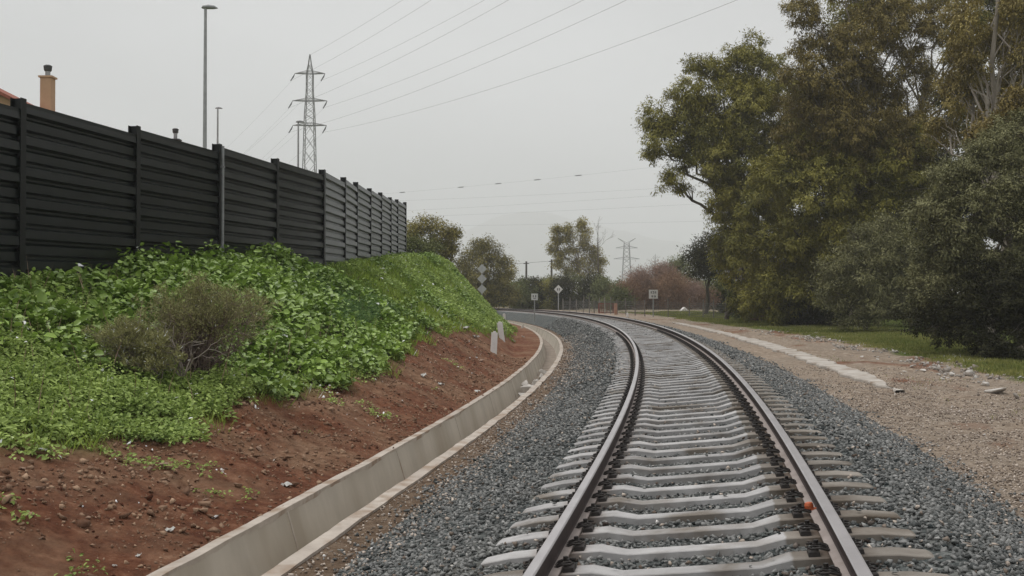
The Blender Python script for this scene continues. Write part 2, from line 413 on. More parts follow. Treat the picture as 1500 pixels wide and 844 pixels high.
def rot_random(n, tilt=1.0):
    q = rng.normal(size=(n, 4)); q = q/np.linalg.norm(q, axis=1)[:, None]
    w, x, y, z = q.T
    return np.stack([1-2*(y*y+z*z), 2*(x*y-z*w), 2*(x*z+y*w), 2*(x*y+z*w), 1-2*(x*x+z*z), 2*(y*z-x*w), 2*(x*z-y*w), 2*(y*z+x*w), 1-2*(x*x+y*y)], 1).reshape(n, 3, 3)
def rock_field(name, P, size, tint, m, kind='stuff'):
    n = len(P); which = rng.integers(0, len(ROCKS), n); R = rot_random(n)
    Vs, Fs, Ts = [], [], []; off = 0
    for k, (V, F) in enumerate(ROCKS):
        idx = np.nonzero(which == k)[0]
        if not len(idx): continue
        W_ = np.einsum('nij,vj->nvi', R[idx], V)*size[idx][:, None, None]; W_[:, :, 2] *= 0.8; W_ += P[idx][:, None, :]
        Vs.append(W_.reshape(-1, 3)); Fs.append((F[None]+(np.arange(len(idx))*len(V))[:, None, None]+off).reshape(-1, 3)); off += len(idx)*len(V)
        Ts.append(np.repeat(tint[idx], len(F)))
    o = link(name, np_mesh(name, np.concatenate(Vs), np.concatenate(Fs), np.clip(np.concatenate(Ts), 0, 1)), m)
    return tag(o, kind=kind)
def jgrid(s0, s1, d0, d1, step):
    a, b = np.meshgrid(np.arange(s0, s1, step), np.arange(d0, d1, step), indexing='ij')
    a = a.ravel()+rng.uniform(-.5, .5, a.size)*step; b = b.ravel()+rng.uniform(-.5, .5, b.size)*step
    return a, b
SPACING = 0.593
SLEEPER_TOP = -0.185
def py_of(x, y, z):
    c, s = math.cos(PITCH), math.sin(PITCH); Y = y*c + (z-CAM_H)*s; Z = -y*s + (z-CAM_H)*c
    return 422 - FPX*Z/Y
_ss = np.arange(3, 8, 0.005); _xx, _yy = to_xy(_ss, 0*_ss)
S0 = float(_ss[np.argmin(abs(py_of(_xx, _yy, rail_z(_ss, 0)+SLEEPER_TOP-0.05)-835))])
def build_stones():
    parts = []
    for s0, s1, st, r0, r1 in ((3.2, 12, .043, .020, .033), (12, 22, .055, .024, .038), (22, 42, .085, .03, .05), (42, 85, .14, .045, .07)):
        s, d = jgrid(s0, s1, -3.1, 3.9, st)
        parts.append((s, d, rng.uniform(r0, r1, len(s))))
    s = np.concatenate([p[0] for p in parts]); d = np.concatenate([p[1] for p in parts]); r = np.concatenate([p[2] for p in parts])
    ph = (s-S0+SPACING/2) % SPACING - SPACING/2
    keep = ~((np.abs(ph) < np.where(np.abs(d) < 0.45, 0.085, 0.115)+r*0.4) & (np.abs(d) < 1.44+r*0.4)) & ~(np.abs(np.abs(d)-0.87) < 0.10)
    edge = (fbm(s*1.5, d*0.3, 71, 3)-0.5)*0.7 + 0.20*rng.normal(size=len(s))
    keep &= (d > -2.72+edge) & (d < 3.25+edge)
    keep &= rng.random(len(s)) < 0.97
    s, d, r = s[keep], d[keep], r[keep]
    z = np.where((d > 3.3) | (d < -2.85), ground_z(s, d, False), ballast_z(s, d)) + rng.uniform(0.0, 0.55, len(s))*r
    x, y = to_xy(s, d)
    t = np.clip(rng.normal(0.42, 0.2, len(s)) + (rng.random(len(s)) < 0.02)*0.5 + (fbm(s, d, 5, 3)-0.5)*0.25, 0, 0.93)
    near_rail = np.exp(-((np.abs(d)-0.87)/0.18)**2)
    m = tint_mat('ballast_stone', [(0.018, 0.025, 0.026), (0.048, 0.064, 0.066), (0.088, 0.108, 0.109), (0.16, 0.182, 0.178), (0.38, 0.375, 0.36)], 0.8, 0, 0.3, 60)
    ru = rng.random(len(s)) < 0.55*near_rail**0.5*(s < 40)
    rock_field('ballast_stones', np.stack([x, y, z], 1)[~ru], r[~ru], t[~ru], m)
    m2 = tint_mat('rusty_stone', [(0.03, 0.021, 0.017), (0.075, 0.058, 0.048), (0.13, 0.105, 0.088), (0.22, 0.185, 0.16)], 0.85, 0, 0.2, 60)
    rock_field('rusty_ballast', np.stack([x, y, z], 1)[ru], r[ru], t[ru], m2)
    # stray stones lying on the sleepers
    k = rng.integers(0, 60, 150); s = S0-2*SPACING+k*SPACING+rng.uniform(-.06, .06, 150); d = rng.uniform(-1.2, 1.2, 150); r = rng.uniform(0.012, 0.028, 150); x, y = to_xy(s, d)
    ok = np.abs(np.abs(d)-0.87) > 0.2; z = rail_z(s, d)+SLEEPER_TOP-np.where(np.abs(d) < 0.45, 0.04, 0.0)+r*0.45
    rock_field('stray_stones', np.stack([x, y, z], 1)[ok], r[ok], rng.random(ok.sum())*0.8, m)
    # pinkish brown gravel on the right and along the drain
    s, d = jgrid(5, 34, 2.7, 9.0, 0.06)
    s2, d2 = jgrid(5, 24, -3.2, -2.4, 0.05); s3, d3 = jgrid(16, 62, -3.22, -1.75, 0.09)
    k3 = rng.random(len(s3)) < smooth(-1.7, -3.0, d3)*smooth(16, 34, s3)*1.1; s4 = 3.5+30*rng.random(2600)**1.4; d4 = rng.uniform(-2.8, 3.1, 2600); q4 = (np.abs((s4-S0+SPACING/2) % SPACING-SPACING/2) > 0.13) | (np.abs(d4) > 1.47); s4, d4 = s4[q4], d4[q4]; s = np.concatenate([s, s2, s3[k3], s4]); d = np.concatenate([d, d2, d3[k3], d4]); n4 = len(s4)
    r = rng.uniform(0.010, 0.030, len(s))*np.where((d < 0) & (s > 24), 1.6, 1.0)
    e = fbm(s*0.8, d*0.8, 83, 3)
    bal4 = np.zeros(len(s), bool); bal4[-n4:] = True
    keep = bal4 | (rng.random(len(s)) < np.where(d > 0, smooth(2.7, 3.5, d)*(1-0.8*smooth(5.5, 8.8, d))*np.clip(e*2.6-0.45, 0.15, 1)*(1-0.8*smooth(20, 33, s)), 0.45))
    lift = np.where(bal4, 0.022, 0.0)[keep]; s, d, r = s[keep], d[keep], r[keep]
    z = lift + np.where((d < 3.3) & (d > -2.85), ballast_z(s, d), ground_z(s, d)) + r*0.35; x, y = to_xy(s, d)
    m = tint_mat('brown_gravel', [(0.12, 0.087, 0.066), (0.29, 0.22, 0.168), (0.44, 0.35, 0.275), (0.62, 0.53, 0.45)], 0.85, 0, 0.2, 60)
    rock_field('gravel', np.stack([x, y, z], 1), r, rng.random(len(s)), m)
    # pale broken rubble along the edge of the verge
    n = 1500; s = rng.uniform(23, 62, n); d = rng.normal(8.2, 0.55, n); k = rng.random(n) < smooth(0.42, 0.6, fbm(s*0.35, d*0.6, 131, 3))
    s, d = s[k], d[k]; r = np.minimum(rng.gamma(2.0, 0.022, len(s))+0.012, 0.14); x, y = to_xy(s, d)
    m = tint_mat('pale_rubble', [(0.20, 0.165, 0.135), (0.36, 0.32, 0.28), (0.56, 0.53, 0.49)], 0.9, 0, 0.15, 30)
    rock_field('rubble_gravel', np.stack([x, y, ground_z(s, d)+r*0.2], 1), r, rng.random(len(s)), m)
    # clods of red earth
    s = rng.uniform(6, 40, 26000); d = rng.uniform(-7.6, -4.2, 26000)
    s = 6 + (s-6)**1.0
    keep = rng.random(26000) < (1-veg_mask(s, d))*np.clip(fbm(s*1.2, d*1.2, 91, 3)*2.6-0.7, 0.05, 1)
    s, d = s[keep], d[keep]; r = rng.gamma(1.6, 0.009, len(s))+0.005; r = np.minimum(r, 0.07)
    x, y = to_xy(s, d); z = ground_z(s, d) + r*0.25
    m = tint_mat('earth_clods', [(0.068, 0.024, 0.013), (0.14, 0.054, 0.029), (0.21, 0.09, 0.05), (0.50, 0.34, 0.23)], 0.95, 0, 0.1, 40)
    t = np.clip(rng.normal(0.45, 0.22, len(s)), 0, 1)
    rock_field('soil_clods', np.stack([x, y, z], 1), r, t, m)
build_stones()
# ------------------------------------------------------------------ rails and sleepers
def frame(s, lat=0.0, dz=0.0):
    x, y, t = track(s); x = float(x); y = float(y); t = float(t)
    sl = float(cant(s))/1.74; g2 = float(grade(s+0.3)-grade(s-0.3))/0.6
    r = Vector((math.cos(t), -math.sin(t), sl)).normalized(); f = Vector((math.sin(t), math.cos(t), g2)).normalized()
    u = r.cross(f).normalized(); f = u.cross(r)
    p = Vector((x, y, 0)) + Vector((math.cos(t), -math.sin(t), 0))*lat; p.z = float(rail_z(s, lat)) + dz
    return Matrix(((r.x, f.x, u.x, p.x), (r.y, f.y, u.y, p.y), (r.z, f.z, u.z, p.z), (0, 0, 0, 1)))
M_head = mat('rail_polished', (0.40, 0.375, 0.38), (0.52, 0.49, 0.495), 2.0, 0.36, 0, 0.55, stretch=(1, 1, 1))
M_side = mat('rail_rust', (0.020, 0.010, 0.009), (0.042, 0.022, 0.019), 5.0, 0.75, 0.15)
M_foot = mat('rail_foot_dust', (0.25, 0.205, 0.185), (0.37, 0.315, 0.29), 4.0, 0.75, 0.1)
def extrude_profile(name, prof, lat, m, parent, closed=True):
    ss = np.concatenate([np.arange(-5, 40, 0.4), np.arange(40, 215, 1.0)])
    n = len(prof); V = []
    for s in ss:
        Mx = frame(float(s), lat)
        for (a, b) in prof: V.append(Mx @ Vector((a, 0, b)))
    F = []
    for i in range(len(ss)-1):
        for k in range(n if closed else n-1):
            F.append((i*n+k, i*n+(k+1) % n, (i+1)*n+(k+1) % n, (i+1)*n+k))
    mb = MB(); mb.add(V, F); return mb.build(name, m, parent)
def build_rail(lat, label):
    x, y, t = track(0.0)
    root = empty('rail', (0, 0, 0), label, 'rail', 'steel rails of the curved track')
    h = [(-0.036, -0.006), (-0.028, 0.0), (0.028, 0.0), (0.036, -0.006)]
    extrude_profile('running_surface', h + [(0.036, -0.010), (-0.036, -0.010)], lat, M_head, root)
    extrude_profile('web', [(-0.036, -0.0102), (-0.036, -0.036), (-0.009, -0.05), (-0.009, -0.132), (-0.02, -0.1405), (0.02, -0.1405), (0.009, -0.132), (0.009, -0.05), (0.036, -0.036), (0.036, -0.0102)][::-1], lat, M_side, root)
    extrude_profile('foot', [(-0.07, -0.165), (-0.07, -0.155), (-0.02, -0.141), (0.02, -0.141), (0.07, -0.155), (0.07, -0.165)], lat, M_foot, root)
build_rail(-0.87, 'inner steel rail of the bend, the one nearer the concrete drain')
build_rail(0.87, 'outer steel rail of the bend, nearer the trees, orange cap on its foot')
def sleeper_mesh():
    xs = [-1.43, -1.405, -1.22, -0.98, -0.76, -0.60, -0.585, -0.43, -0.42, 0.0, 0.42, 0.43, 0.585, 0.60, 0.76, 0.98, 1.22, 1.405, 1.43]
    zt = [-0.050, -0.036, -0.010, 0, 0, 0.0, -0.004, -0.039, -0.041, -0.042, -0.041, -0.039, -0.004, 0.0, 0, 0, -0.010, -0.036, -0.050]
    hw = [0.082, 0.094, 0.101, 0.103, 0.103, 0.103, 0.100, 0.078, 0.077, 0.076, 0.077, 0.078, 0.100, 0.103, 0.103, 0.103, 0.101, 0.094, 0.082]
    mb = MB(); V = []; n = 8
    for x, z, w in zip(xs, zt, hw):
        V += [(x, -w-0.05, -0.24), (x, -w-0.01, z-0.07), (x, -w-0.004, z-0.006), (x, -w+0.002, z), (x, w-0.002, z), (x, w+0.004, z-0.006), (x, w+0.01, z-0.07), (x, w+0.05, -0.24)]
    F = [(i*n+k, i*n+(k+1) % n, (i+1)*n+(k+1) % n, (i+1)*n+k) for i in range(len(xs)-1) for k in range(n)]
    F += [tuple(range(n)), tuple((len(xs)-1)*n+k for k in range(n))[::-1]]
    me = bpy.data.meshes.new('concrete_sleeper'); me.from_pydata(V, [], [f[::-1] for f in F]); me.update(); return me
M_conc = mat('sleeper_concrete', (0.30, 0.288, 0.282), (0.46, 0.448, 0.442), 3.0, 0.82, 0.15, c=(0.17, 0.145, 0.12), cscale=1.6, rand=0.16, bscale=30)
def stain_sleepers():
    # tan dust settled on the raised outer-rail end of every sleeper
    nt = M_conc.node_tree; N = nt.nodes.new; L = nt.links.new; P = nt.nodes['Principled BSDF']; old = P.inputs['Base Color'].links[0].from_socket
    tc = N('ShaderNodeTexCoord'); sx = N('ShaderNodeSeparateXYZ'); L(tc.outputs['Object'], sx.inputs[0])
    nz = N('ShaderNodeTexNoise'); nz.inputs['Scale'].default_value = 4.0; L(tc.outputs['Object'], nz.inputs['Vector'])
    ma = N('ShaderNodeMath'); ma.operation = 'MULTIPLY_ADD'; ma.inputs[1].default_value = 0.10; L(nz.outputs['Fac'], ma.inputs[0]); L(sx.outputs[0], ma.inputs[2])
    mr = N('ShaderNodeMapRange'); mr.inputs['From Min'].default_value = 0.645; mr.inputs['From Max'].default_value = 0.665; mr.inputs['To Max'].default_value = 0.85; L(ma.outputs[0], mr.inputs['Value'])
    mx = N('ShaderNodeMix'); mx.data_type = 'RGBA'; mx.blend_type = 'MULTIPLY'; L(mr.outputs[0], mx.inputs['Factor']); L(old, mx.inputs['A']); mx.inputs['B'].default_value = (0.50, 0.44, 0.36, 1)
    ab = N('ShaderNodeMath'); ab.operation = 'ABSOLUTE'; L(sx.outputs[0], ab.inputs[0])
    su = N('ShaderNodeMath'); su.operation = 'SUBTRACT'; su.inputs[1].default_value = 0.87; L(ab.outputs[0], su.inputs[0])
    a2 = N('ShaderNodeMath'); a2.operation = 'ABSOLUTE'; L(su.outputs[0], a2.inputs[0])
    a3 = N('ShaderNodeMath'); a3.operation = 'MULTIPLY_ADD'; a3.inputs[1].default_value = 0.22; L(nz.outputs['Fac'], a3.inputs[0]); L(a2.outputs[0], a3.inputs[2])
    m3 = N('ShaderNodeMapRange'); m3.inputs['From Min'].default_value = 0.34; m3.inputs['From Max'].default_value = 0.14; L(a3.outputs[0], m3.inputs['Value'])
    x3 = N('ShaderNodeMix'); x3.data_type = 'RGBA'; x3.blend_type = 'MULTIPLY'; L(m3.outputs[0], x3.inputs['Factor']); L(mx.outputs['Result'], x3.inputs['A']); x3.inputs['B'].default_value = (0.62, 0.49, 0.41, 1)
    L(x3.outputs['Result'], P.inputs['Base Color'])
stain_sleepers()
M_clip = mat('clip_steel', (0.016, 0.013, 0.012), (0.04, 0.032, 0.028), 20, 0.6, 0.1, 0.3)
def clip_mesh():
    mb = MB()
    mb.box((0.055, 0, 0.012), (0.07, 0.15, 0.024), taper=0.9)                 # angled guide plate
    for sgn in (-1, 1):
        P = [(-0.032, sgn*0.012, 0.034), (-0.025, sgn*0.03, 0.036), (0.01, sgn*0.038, 0.05), (0.06, sgn*0.04, 0.058), (0.085, sgn*0.056, 0.05), (0.07, sgn*0.075, 0.046), (0.02, sgn*0.078, 0.05), (-0.03, sgn*0.078, 0.034), (-0.034, sgn*0.05, 0.032)]
        mb.tube(P, 0.0075, 6)
    mb.tube([(0.035, 0, 0.02), (0.035, 0, 0.07)], 0.012, 8); mb.tube([(0.035, 0, 0.058), (0.035, 0, 0.064)], 0.024, 10); mb.tube([(0.035, 0, 0.064), (0.035, 0, 0.084)], 0.016, 6)
    me = bpy.data.meshes.new('rail_clip'); me.from_pydata(mb.v, [], mb.f); me.update(); me.materials.append(M_clip); return me
def build_sleepers():
    base = sleeper_mesh(); base.materials.append(M_conc); cm = clip_mesh()
    grp = 'concrete sleepers under the rails'
    proto = bpy.data.objects.new('concrete_sleeper', base)
    i = 0; s = S0 - 2*SPACING
    while s < 150:
        o = proto if i == 0 else proto.copy()
        COL.objects.link(o); o.matrix_world = frame(s+random.uniform(-.012, .012), 0, SLEEPER_TOP) @ Matrix.Rotation(random.uniform(-.006, .006), 4, 'Z')
        tag(o, 'pale grey concrete sleeper lying across under both steel rails in the ballast', 'sleeper', grp)
        if i == 2: o['label'] = 'frontmost concrete sleeper seen whole, lowest in the photo under both rails'
        if i == 4: o['label'] = 'concrete sleeper whose rail clip touches the small orange cap'
        if s < 48:
            for lat, rz in ((-0.87-0.072, math.pi), (-0.87+0.072, 0), (0.87-0.072, math.pi), (0.87+0.072, 0)):
                c = bpy.data.objects.new('rail_clip', cm); COL.objects.link(c); c.parent = o
                c.location = (lat, 0, 0.002); c.rotation_euler = (0, 0, rz)
        s += SPACING; i += 1
build_sleepers()
def build_cap():
    h = hit(1218, 782); s, d = to_sd(h[0], h[1])
    mb = MB(); mb.tube([(0, 0, -0.012), (0, 0, 0.012), (0, 0, 0.03), (0, 0, 0.036)], [0.03, 0.032, 0.026, 0.008], 14); mb.box((0.01, 0.0, -0.016), (0.085, 0.05, 0.014))
    o = mb.build('rail_marker', mat('orange_plastic', (0.50, 0.10, 0.035), (0.62, 0.15, 0.05), 8, 0.5))
    o.matrix_world = frame(float(CAP_S), 0.87-0.052, -0.130)
    tag(o, 'small faded orange plastic cap clipped to the inside foot of the rail', 'rail marker')
CAP_S = S0 + 2*SPACING
build_cap()
# ------------------------------------------------------------------ concrete drain on the left, concrete strip on the right
M_drain = mat('drain_concrete', (0.40, 0.355, 0.295), (0.52, 0.465, 0.39), 1.6, 0.85, 0.25, c=(0.36, 0.31, 0.245), cscale=0.7, bscale=14, stretch=(1, 1, 0.25))
M_rim = mat('drain_rim', (0.38, 0.325, 0.275), (0.53, 0.465, 0.40), 3.0, 0.9, 0.3, c=(0.30, 0.22, 0.16), cscale=2.5, bscale=25)
M_silt = mat('drain_silt', (0.17, 0.13, 0.10), (0.30, 0.25, 0.20), 2.5, 0.95, 0.3)
def sweep_profile(name, prof, s0, s1, m, parent, step=0.3, zf=ditch_z, jitter=0.0, seed=0, z0=0.0):
    ss = np.arange(s0, s1, step); n = len(prof); V = []
    for k, (d, z) in enumerate(prof):
        dd = d + (fbm(ss*1.7, ss*0+k*0.13, seed, 3)-0.5)*jitter
        x, y = to_xy(ss, dd); V.append(np.stack([x, y, zf(ss)+z+z0 + (fbm(ss*2.3, ss*0+5, seed+3, 3)-0.5)*jitter*0.25], 1))
    V = np.stack(V, 1).reshape(-1, 3)
    F = [(i*n+k, i*n+(k+1) % n, (i+1)*n+(k+1) % n, (i+1)*n+k) for i in range(len(ss)-1) for k in range(n)]
    F += [tuple(range(n))[::-1], tuple((len(ss)-1)*n+k for k in range(n))]
    mb = MB(); mb.add(V, F); return mb.build(name, m, parent)
def build_drain():
    root = empty('drainage_channel', (0, 0, 0), 'long curved open concrete drainage channel between red earth bank and ballast', 'drainage channel')
    sweep_profile('inner_wall', [(-4.17, 0.012), (-4.02, -0.50), (-4.12, -0.52), (-4.20, -0.1)], -5, 150, M_drain, root)
    sweep_profile('inner_wall', [(-3.39, 0.012), (-3.36, -0.1), (-3.45, -0.52), (-3.54, -0.50)], -5, 150, M_drain, root)
    sweep_profile('channel_floor', [(-4.06, -0.497), (-3.50, -0.497), (-3.50, -0.56), (-4.06, -0.56)], -5, 150, M_silt, root)
    sweep_profile('rim', [(-4.30, -0.06), (-4.30, 0.03), (-4.165, 0.04), (-4.165, -0.06)], -5, 150, M_rim, root, 0.12, jitter=0.035, seed=2)
    sweep_profile('rim', [(-3.395, -0.06), (-3.395, 0.035), (-3.25, 0.028), (-3.25, -0.06)], -5, 150, M_rim, root, 0.12, jitter=0.045, seed=8)
    for s0 in np.arange(6.4, 60, 4.6):
        mb = MB()
        V = []
        for sa in (s0, s0+0.035):
            for d_, z_ in ((-4.161, 0.0), (-4.016, -0.49), (-4.03, -0.49), (-4.175, 0.0)):
                x, y = to_xy(sa, d_); V.append((float(x), float(y), float(ditch_z(sa))+z_))
        mb.add(V, [(0, 1, 2, 3)[::-1], (4, 5, 6, 7), (0, 4, 5, 1)[::-1], (1, 5, 6, 2)[::-1], (2, 6, 7, 3)[::-1], (3, 7, 4, 0)[::-1]]); mb.build('joint', M_rim, root)
build_drain()
def build_strip():
    ss = np.arange(25.6, 74, 0.2); w = 0.32*smooth(25.0, 31, ss)*(1-0.6*smooth(42, 74, ss)) + 0.02 + (fbm(ss*0.6, ss*0+2, 12, 3)-0.5)*0.16
    a = 4.93 + (fbm(ss*0.8, ss*0, 3, 3)-0.5)*0.10; e1 = (fbm(ss*2.5, ss*0+9, 4, 3)-0.5)*0.26; e2 = (fbm(ss*2.5, ss*0+4, 6, 3)-0.5)*0.26
    prof = []
    for dd, dz in ((a-w+e1, -0.25), (a-w+e1, 0.0), (a-w+e1+0.02, 0.03), (a+w+e2-0.02, 0.04), (a+w+e2, 0.01), (a+w+e2, -0.25)):
        x, y = to_xy(ss, dd); prof.append(np.stack([x, y, right_z(ss)+dz+0.05], 1))
    V = np.stack(prof, 1).reshape(-1, 3); n = 6
    F = [(i*n+k, i*n+(k+1) % n, (i+1)*n+(k+1) % n, (i+1)*n+k) for i in range(len(ss)-1) for k in range(n)]
    mb = MB(); mb.add(V, F); o = mb.build('concrete_kerb', mat('pale_kerb', (0.36, 0.32, 0.28), (0.52, 0.48, 0.43), 2.5, 0.9, 0.3, c=(0.26, 0.20, 0.15), cscale=1.5))
    tag(o, 'low pale concrete kerb half buried in brown gravel beside the ballast', 'kerb')
build_strip()
# ------------------------------------------------------------------ noise barrier
M_barr = mat('barrier_paint', (0.0022, 0.0046, 0.0042), (0.004, 0.0072, 0.0068), 1.2, 0.30, 0.05, spec=0.45, bscale=3)
M_barr2 = mat('barrier_grey', (0.075, 0.081, 0.080), (0.105, 0.112, 0.111), 1.2, 0.4, 0.05, spec=0.45, bscale=3)  # lighter grey for the panels past the bend
M_post = mat('barrier_post_paint', (0.003, 0.0042, 0.004), (0.006, 0.0075, 0.007), 2, 0.4, spec=0.3)
def build_barrier():
    px = [27, 197, 318, 403, 472, 503, 521, 541, 557, 571, 581, 593]
    py = [147, 187, 213, 234, 250, 261, 268, 277, 283, 290, 293, 297]
    Y = [4*math.cos(math.atan(222/1644))*(4.5+i) for i in range(5)] + [37.7+4*i for i in range(7)]
    P = [at(a, b, y) for a, b, y in zip(px, py, Y)]
    P.insert(0, 2*P[0]-P[1]); P.insert(0, 2*P[0]-P[1])
    root = empty('noise_barrier', (P[0][0], P[0][1], P[0][2]-3.2), 'long black ribbed metal noise barrier in stepped bays on top of the bank', 'noise barrier')
    off = np.array(root.location)
    H = 3.25
    for i, p in enumerate(P):
        a = P[min(i+1, len(P)-1)]-P[max(i-1, 0)]; a[2] = 0; a = unit(a); ang = math.atan2(a[1], a[0]); R = rotz(ang)
        nrm = np.array([a[1], -a[0], 0])
        mb = MB(); top = p[2]+0.03; zc = top-H/2-0.2
        c = np.array([p[0], p[1], zc])-off
        mb.box(c+nrm*0.085, (0.16, 0.014, H+0.4), R); mb.box(c-nrm*0.085, (0.16, 0.014, H+0.4), R); mb.box(c, (0.012, 0.156, H+0.4), R)
        mb.build('post', M_post, root)
        if i < len(P)-1:
            q = P[i+1]; L_ = np.linalg.norm((q-p)[:2]); d = unit((q-p)*np.array([1, 1, 0])); nn = np.array([d[1], -d[0], 0])
            t0 = p[2]-0.03; t1 = p[2]-0.03+0.35*(q[2]-p[2]); z0 = min(p[2], q[2])-H
            prof = []; z = 0.0; hh = t0-z0
            k = 0
            while z < hh-0.02:
                dep = 0.085 if k % 2 == 0 else 0.05
                prof += [(z, 0.0), (z+0.02, 0.0), (z+0.055, dep), (z+0.19, dep*0.9), (z+0.235, 0.0)]; z += 0.25; k += 1
            prof = [(min(a_, hh-0.06), b_) for a_, b_ in prof] + [(hh-0.06, 0.0), (hh-0.058, 0.07), (hh, 0.07), (hh, -0.05), (hh-0.06, -0.05)]
            V = []
            for e, (pt_, tt) in enumerate(((p+d*0.012, t0), (q-d*0.012, t1))):
                for a_, b_ in prof:
                    V.append(np.array([pt_[0], pt_[1], z0+a_+(tt-t0)]) + nn*b_ - off)
            n = len(prof); F = [(k_, k_+1, n+k_+1, n+k_) for k_ in range(n-1)]
            mb = MB(); mb.add(V, [f[::-1] for f in F]); mb.build('panel', M_barr if i < 6 else M_barr2, root)
    # pale pipe standing in front of the third post
    p = P[4]; a = unit((P[5]-P[4])*np.array([1, 1, 0])); nrm = np.array([a[1], -a[0], 0]); b = p+nrm*0.14
    mb = MB(); mb.tube([(0, 0, -0.4), (0, 0, H-0.02)], 0.034, 10); mb.box((0, -0.0, H-0.5), (0.09, 0.09, 0.04)); mb.box((0, 0, 0.9), (0.09, 0.09, 0.04))
    o = mb.build('galvanised_pipe', mat('galvanised', (0.20, 0.205, 0.21), (0.30, 0.305, 0.31), 6, 0.5, 0, 0.3)); o.location = (b[0], b[1], p[2]-H)
    tag(o, 'thin pale upright pipe clamped to the black noise barrier', 'pipe')
build_barrier()
# ------------------------------------------------------------------ houses behind the barrier
M_rend = mat('house_render', (0.50, 0.31, 0.19), (0.58, 0.38, 0.24), 1.5, 0.9)
M_tile = mat('roof_tiles', (0.22, 0.065, 0.04), (0.36, 0.12, 0.075), 6, 0.85, 0.4, stretch=(1, 6, 1))
M_flue = mat('flue_steel', (0.25, 0.25, 0.25), (0.36, 0.36, 0.36), 5, 0.4, 0, 0.7)
M_cowl = mat('flue_cowl', (0.03, 0.03, 0.032), (0.06, 0.06, 0.06), 5, 0.6)
M_glass = mat('window_glass', (0.03, 0.035, 0.04), None, rough=0.1)
def build_house(name, label, x0, x1, y0, y1, zb, zr, ze, chim, dark=False):
    root = empty(name, ((x0+x1)/2, (y0+y1)/2, zb), label, 'house'); off = np.array(root.location); xm = (x0+x1)/2
    mb = MB(); V = [(x0, y0, zb), (x1, y0, zb), (x1, y1, zb), (x0, y1, zb), (x0, y0, ze), (x1, y0, ze), (x1, y1, ze), (x0, y1, ze), (xm, y0, zr-0.12), (xm, y1, zr-0.12)]
    mb.add([np.array(v)-off for v in V], [(0, 1, 5, 8, 4), (2, 3, 7, 9, 6), (1, 2, 6, 5), (3, 0, 4, 7)]); mb.build('wall', M_rend, root)
    mb = MB(); sl = (zr-ze)/(xm-x0); o_ = 0.4
    for sg in (-1, 1):
        xe = (x0-o_) if sg < 0 else (x1+o_); zz = ze-sl*o_
        A = [np.array(v)-off for v in ((xm, y0-o_, zr), (xe, y0-o_, zz), (xe, y1+o_, zz), (xm, y1+o_, zr))]
        B = [a+np.array([0, 0, 0.14]) for a in A]
        mb.add(A+B, [(0, 1, 2, 3), (7, 6, 5, 4), (0, 4, 5, 1), (1, 5, 6, 2), (2, 6, 7, 3)])
    mb.build('roof', M_tile, root)
    for k in range(3 if y1-y0 > 8 else 1):
        mb = MB(); mb.box(np.array([x1+0.015, y0+1.1+k*2.6, zb+3.9])-off, (0.06, 1.1, 1.2)); w = mb.build('window', M_cowl, root)
        mb = MB(); mb.box(np.array([x1+0.05, y0+1.1+k*2.6, zb+3.9])-off, (0.02, 0.95, 1.05)); mb.build('pane', M_glass, w)
    cx, cy, cw, zt, zf = chim
    mb = MB(); zb2 = zr-sl*abs(cx-xm)-0.8; mb.box(np.array([cx, cy, (zb2+zt)/2])-off, (cw, cw, zt-zb2)); mb.box(np.array([cx, cy, zt+0.035])-off, (cw+0.12, cw+0.12, 0.07))
    c = mb.build('chimney', M_cowl if dark else M_rend, root)
    mb = MB(); q = np.array([cx, cy, zt])-off; r = min(0.1, cw*0.28)
    mb.tube([q, q+(0, 0, zf-zt)], r, 12); f = mb.build('flue', M_flue, c)
    mb = MB(); mb.tube([q+(0, 0, zf-zt-0.16), q+(0, 0, zf-zt-0.12), q+(0, 0, zf-zt+0.06), q+(0, 0, zf-zt+0.1)], [r*1.2, r*1.5, r*1.7, r*1.0], 12); mb.build('flue_cowl', M_cowl, c)
a = at(70, 112, 45.0); b = at(70, 96, 45.0)
build_house('house', 'house with red tiled roof and tall tan chimney rising behind the barrier', -32.7, -17.3, 44.6, 46.8, 1.8, 12.06, 8.21, (at(70, 112, 45.4)[0], 45.4, 0.44, a[2], b[2]))
a = at(257, 206, 60.0); b = at(257, 191, 60.0)
build_house('house', 'farther house showing only a slim dark chimney above the barrier', -30.0, -16.4, 54, 66, 2.0, 10.2, 7.4, (a[0], 60.0, 0.42, a[2], b[2]), True)
# ------------------------------------------------------------------ street lamps
M_lamp = mat('lamp_steel', (0.30, 0.305, 0.31), (0.40, 0.405, 0.41), 4, 0.5, 0, 0.3)
M_lampd = mat('lamp_head_grey', (0.24, 0.245, 0.25), (0.33, 0.335, 0.34), 4, 0.5, 0, 0.2)
def build_lamp(px, pyt, Y, w, hl, label):
    t = at(px, pyt, Y); zb = float(ground_at(t[0], Y)[0])-0.3; H = t[2]-zb
    root = empty('street_lamp', (t[0], Y, zb), label, 'street lamp', 'street lamps behind the barrier')
    mb = MB(); mb.tube([(0, 0, 0), (0, 0, 0.5), (0, 0, H)], [w*0.75, w*0.72, w*0.42], 10); mb.build('pole', M_lamp, root)
    mb = MB(); P = [(-0.14, 0, H+0.03), (-0.08, 0, H+0.06), (hl*0.25, 0, H+0.07), (hl*0.7, 0, H+0.05), (hl, 0, H+0.02)]; rs = [0.02, 0.075, 0.10, 0.075, 0.015]
    mb.tube(P, [r*hl/0.5 for r in rs], 12); o = mb.build('lamp_head', M_lampd, root, True)
build_lamp(301, 13, 40, 0.12, 0.44, 'tallest grey street lamp, a single flat head, beside the steel pylon')
build_lamp(319, 160, 60, 0.10, 0.26, 'slender street lamp just above the pale pipe on the barrier')
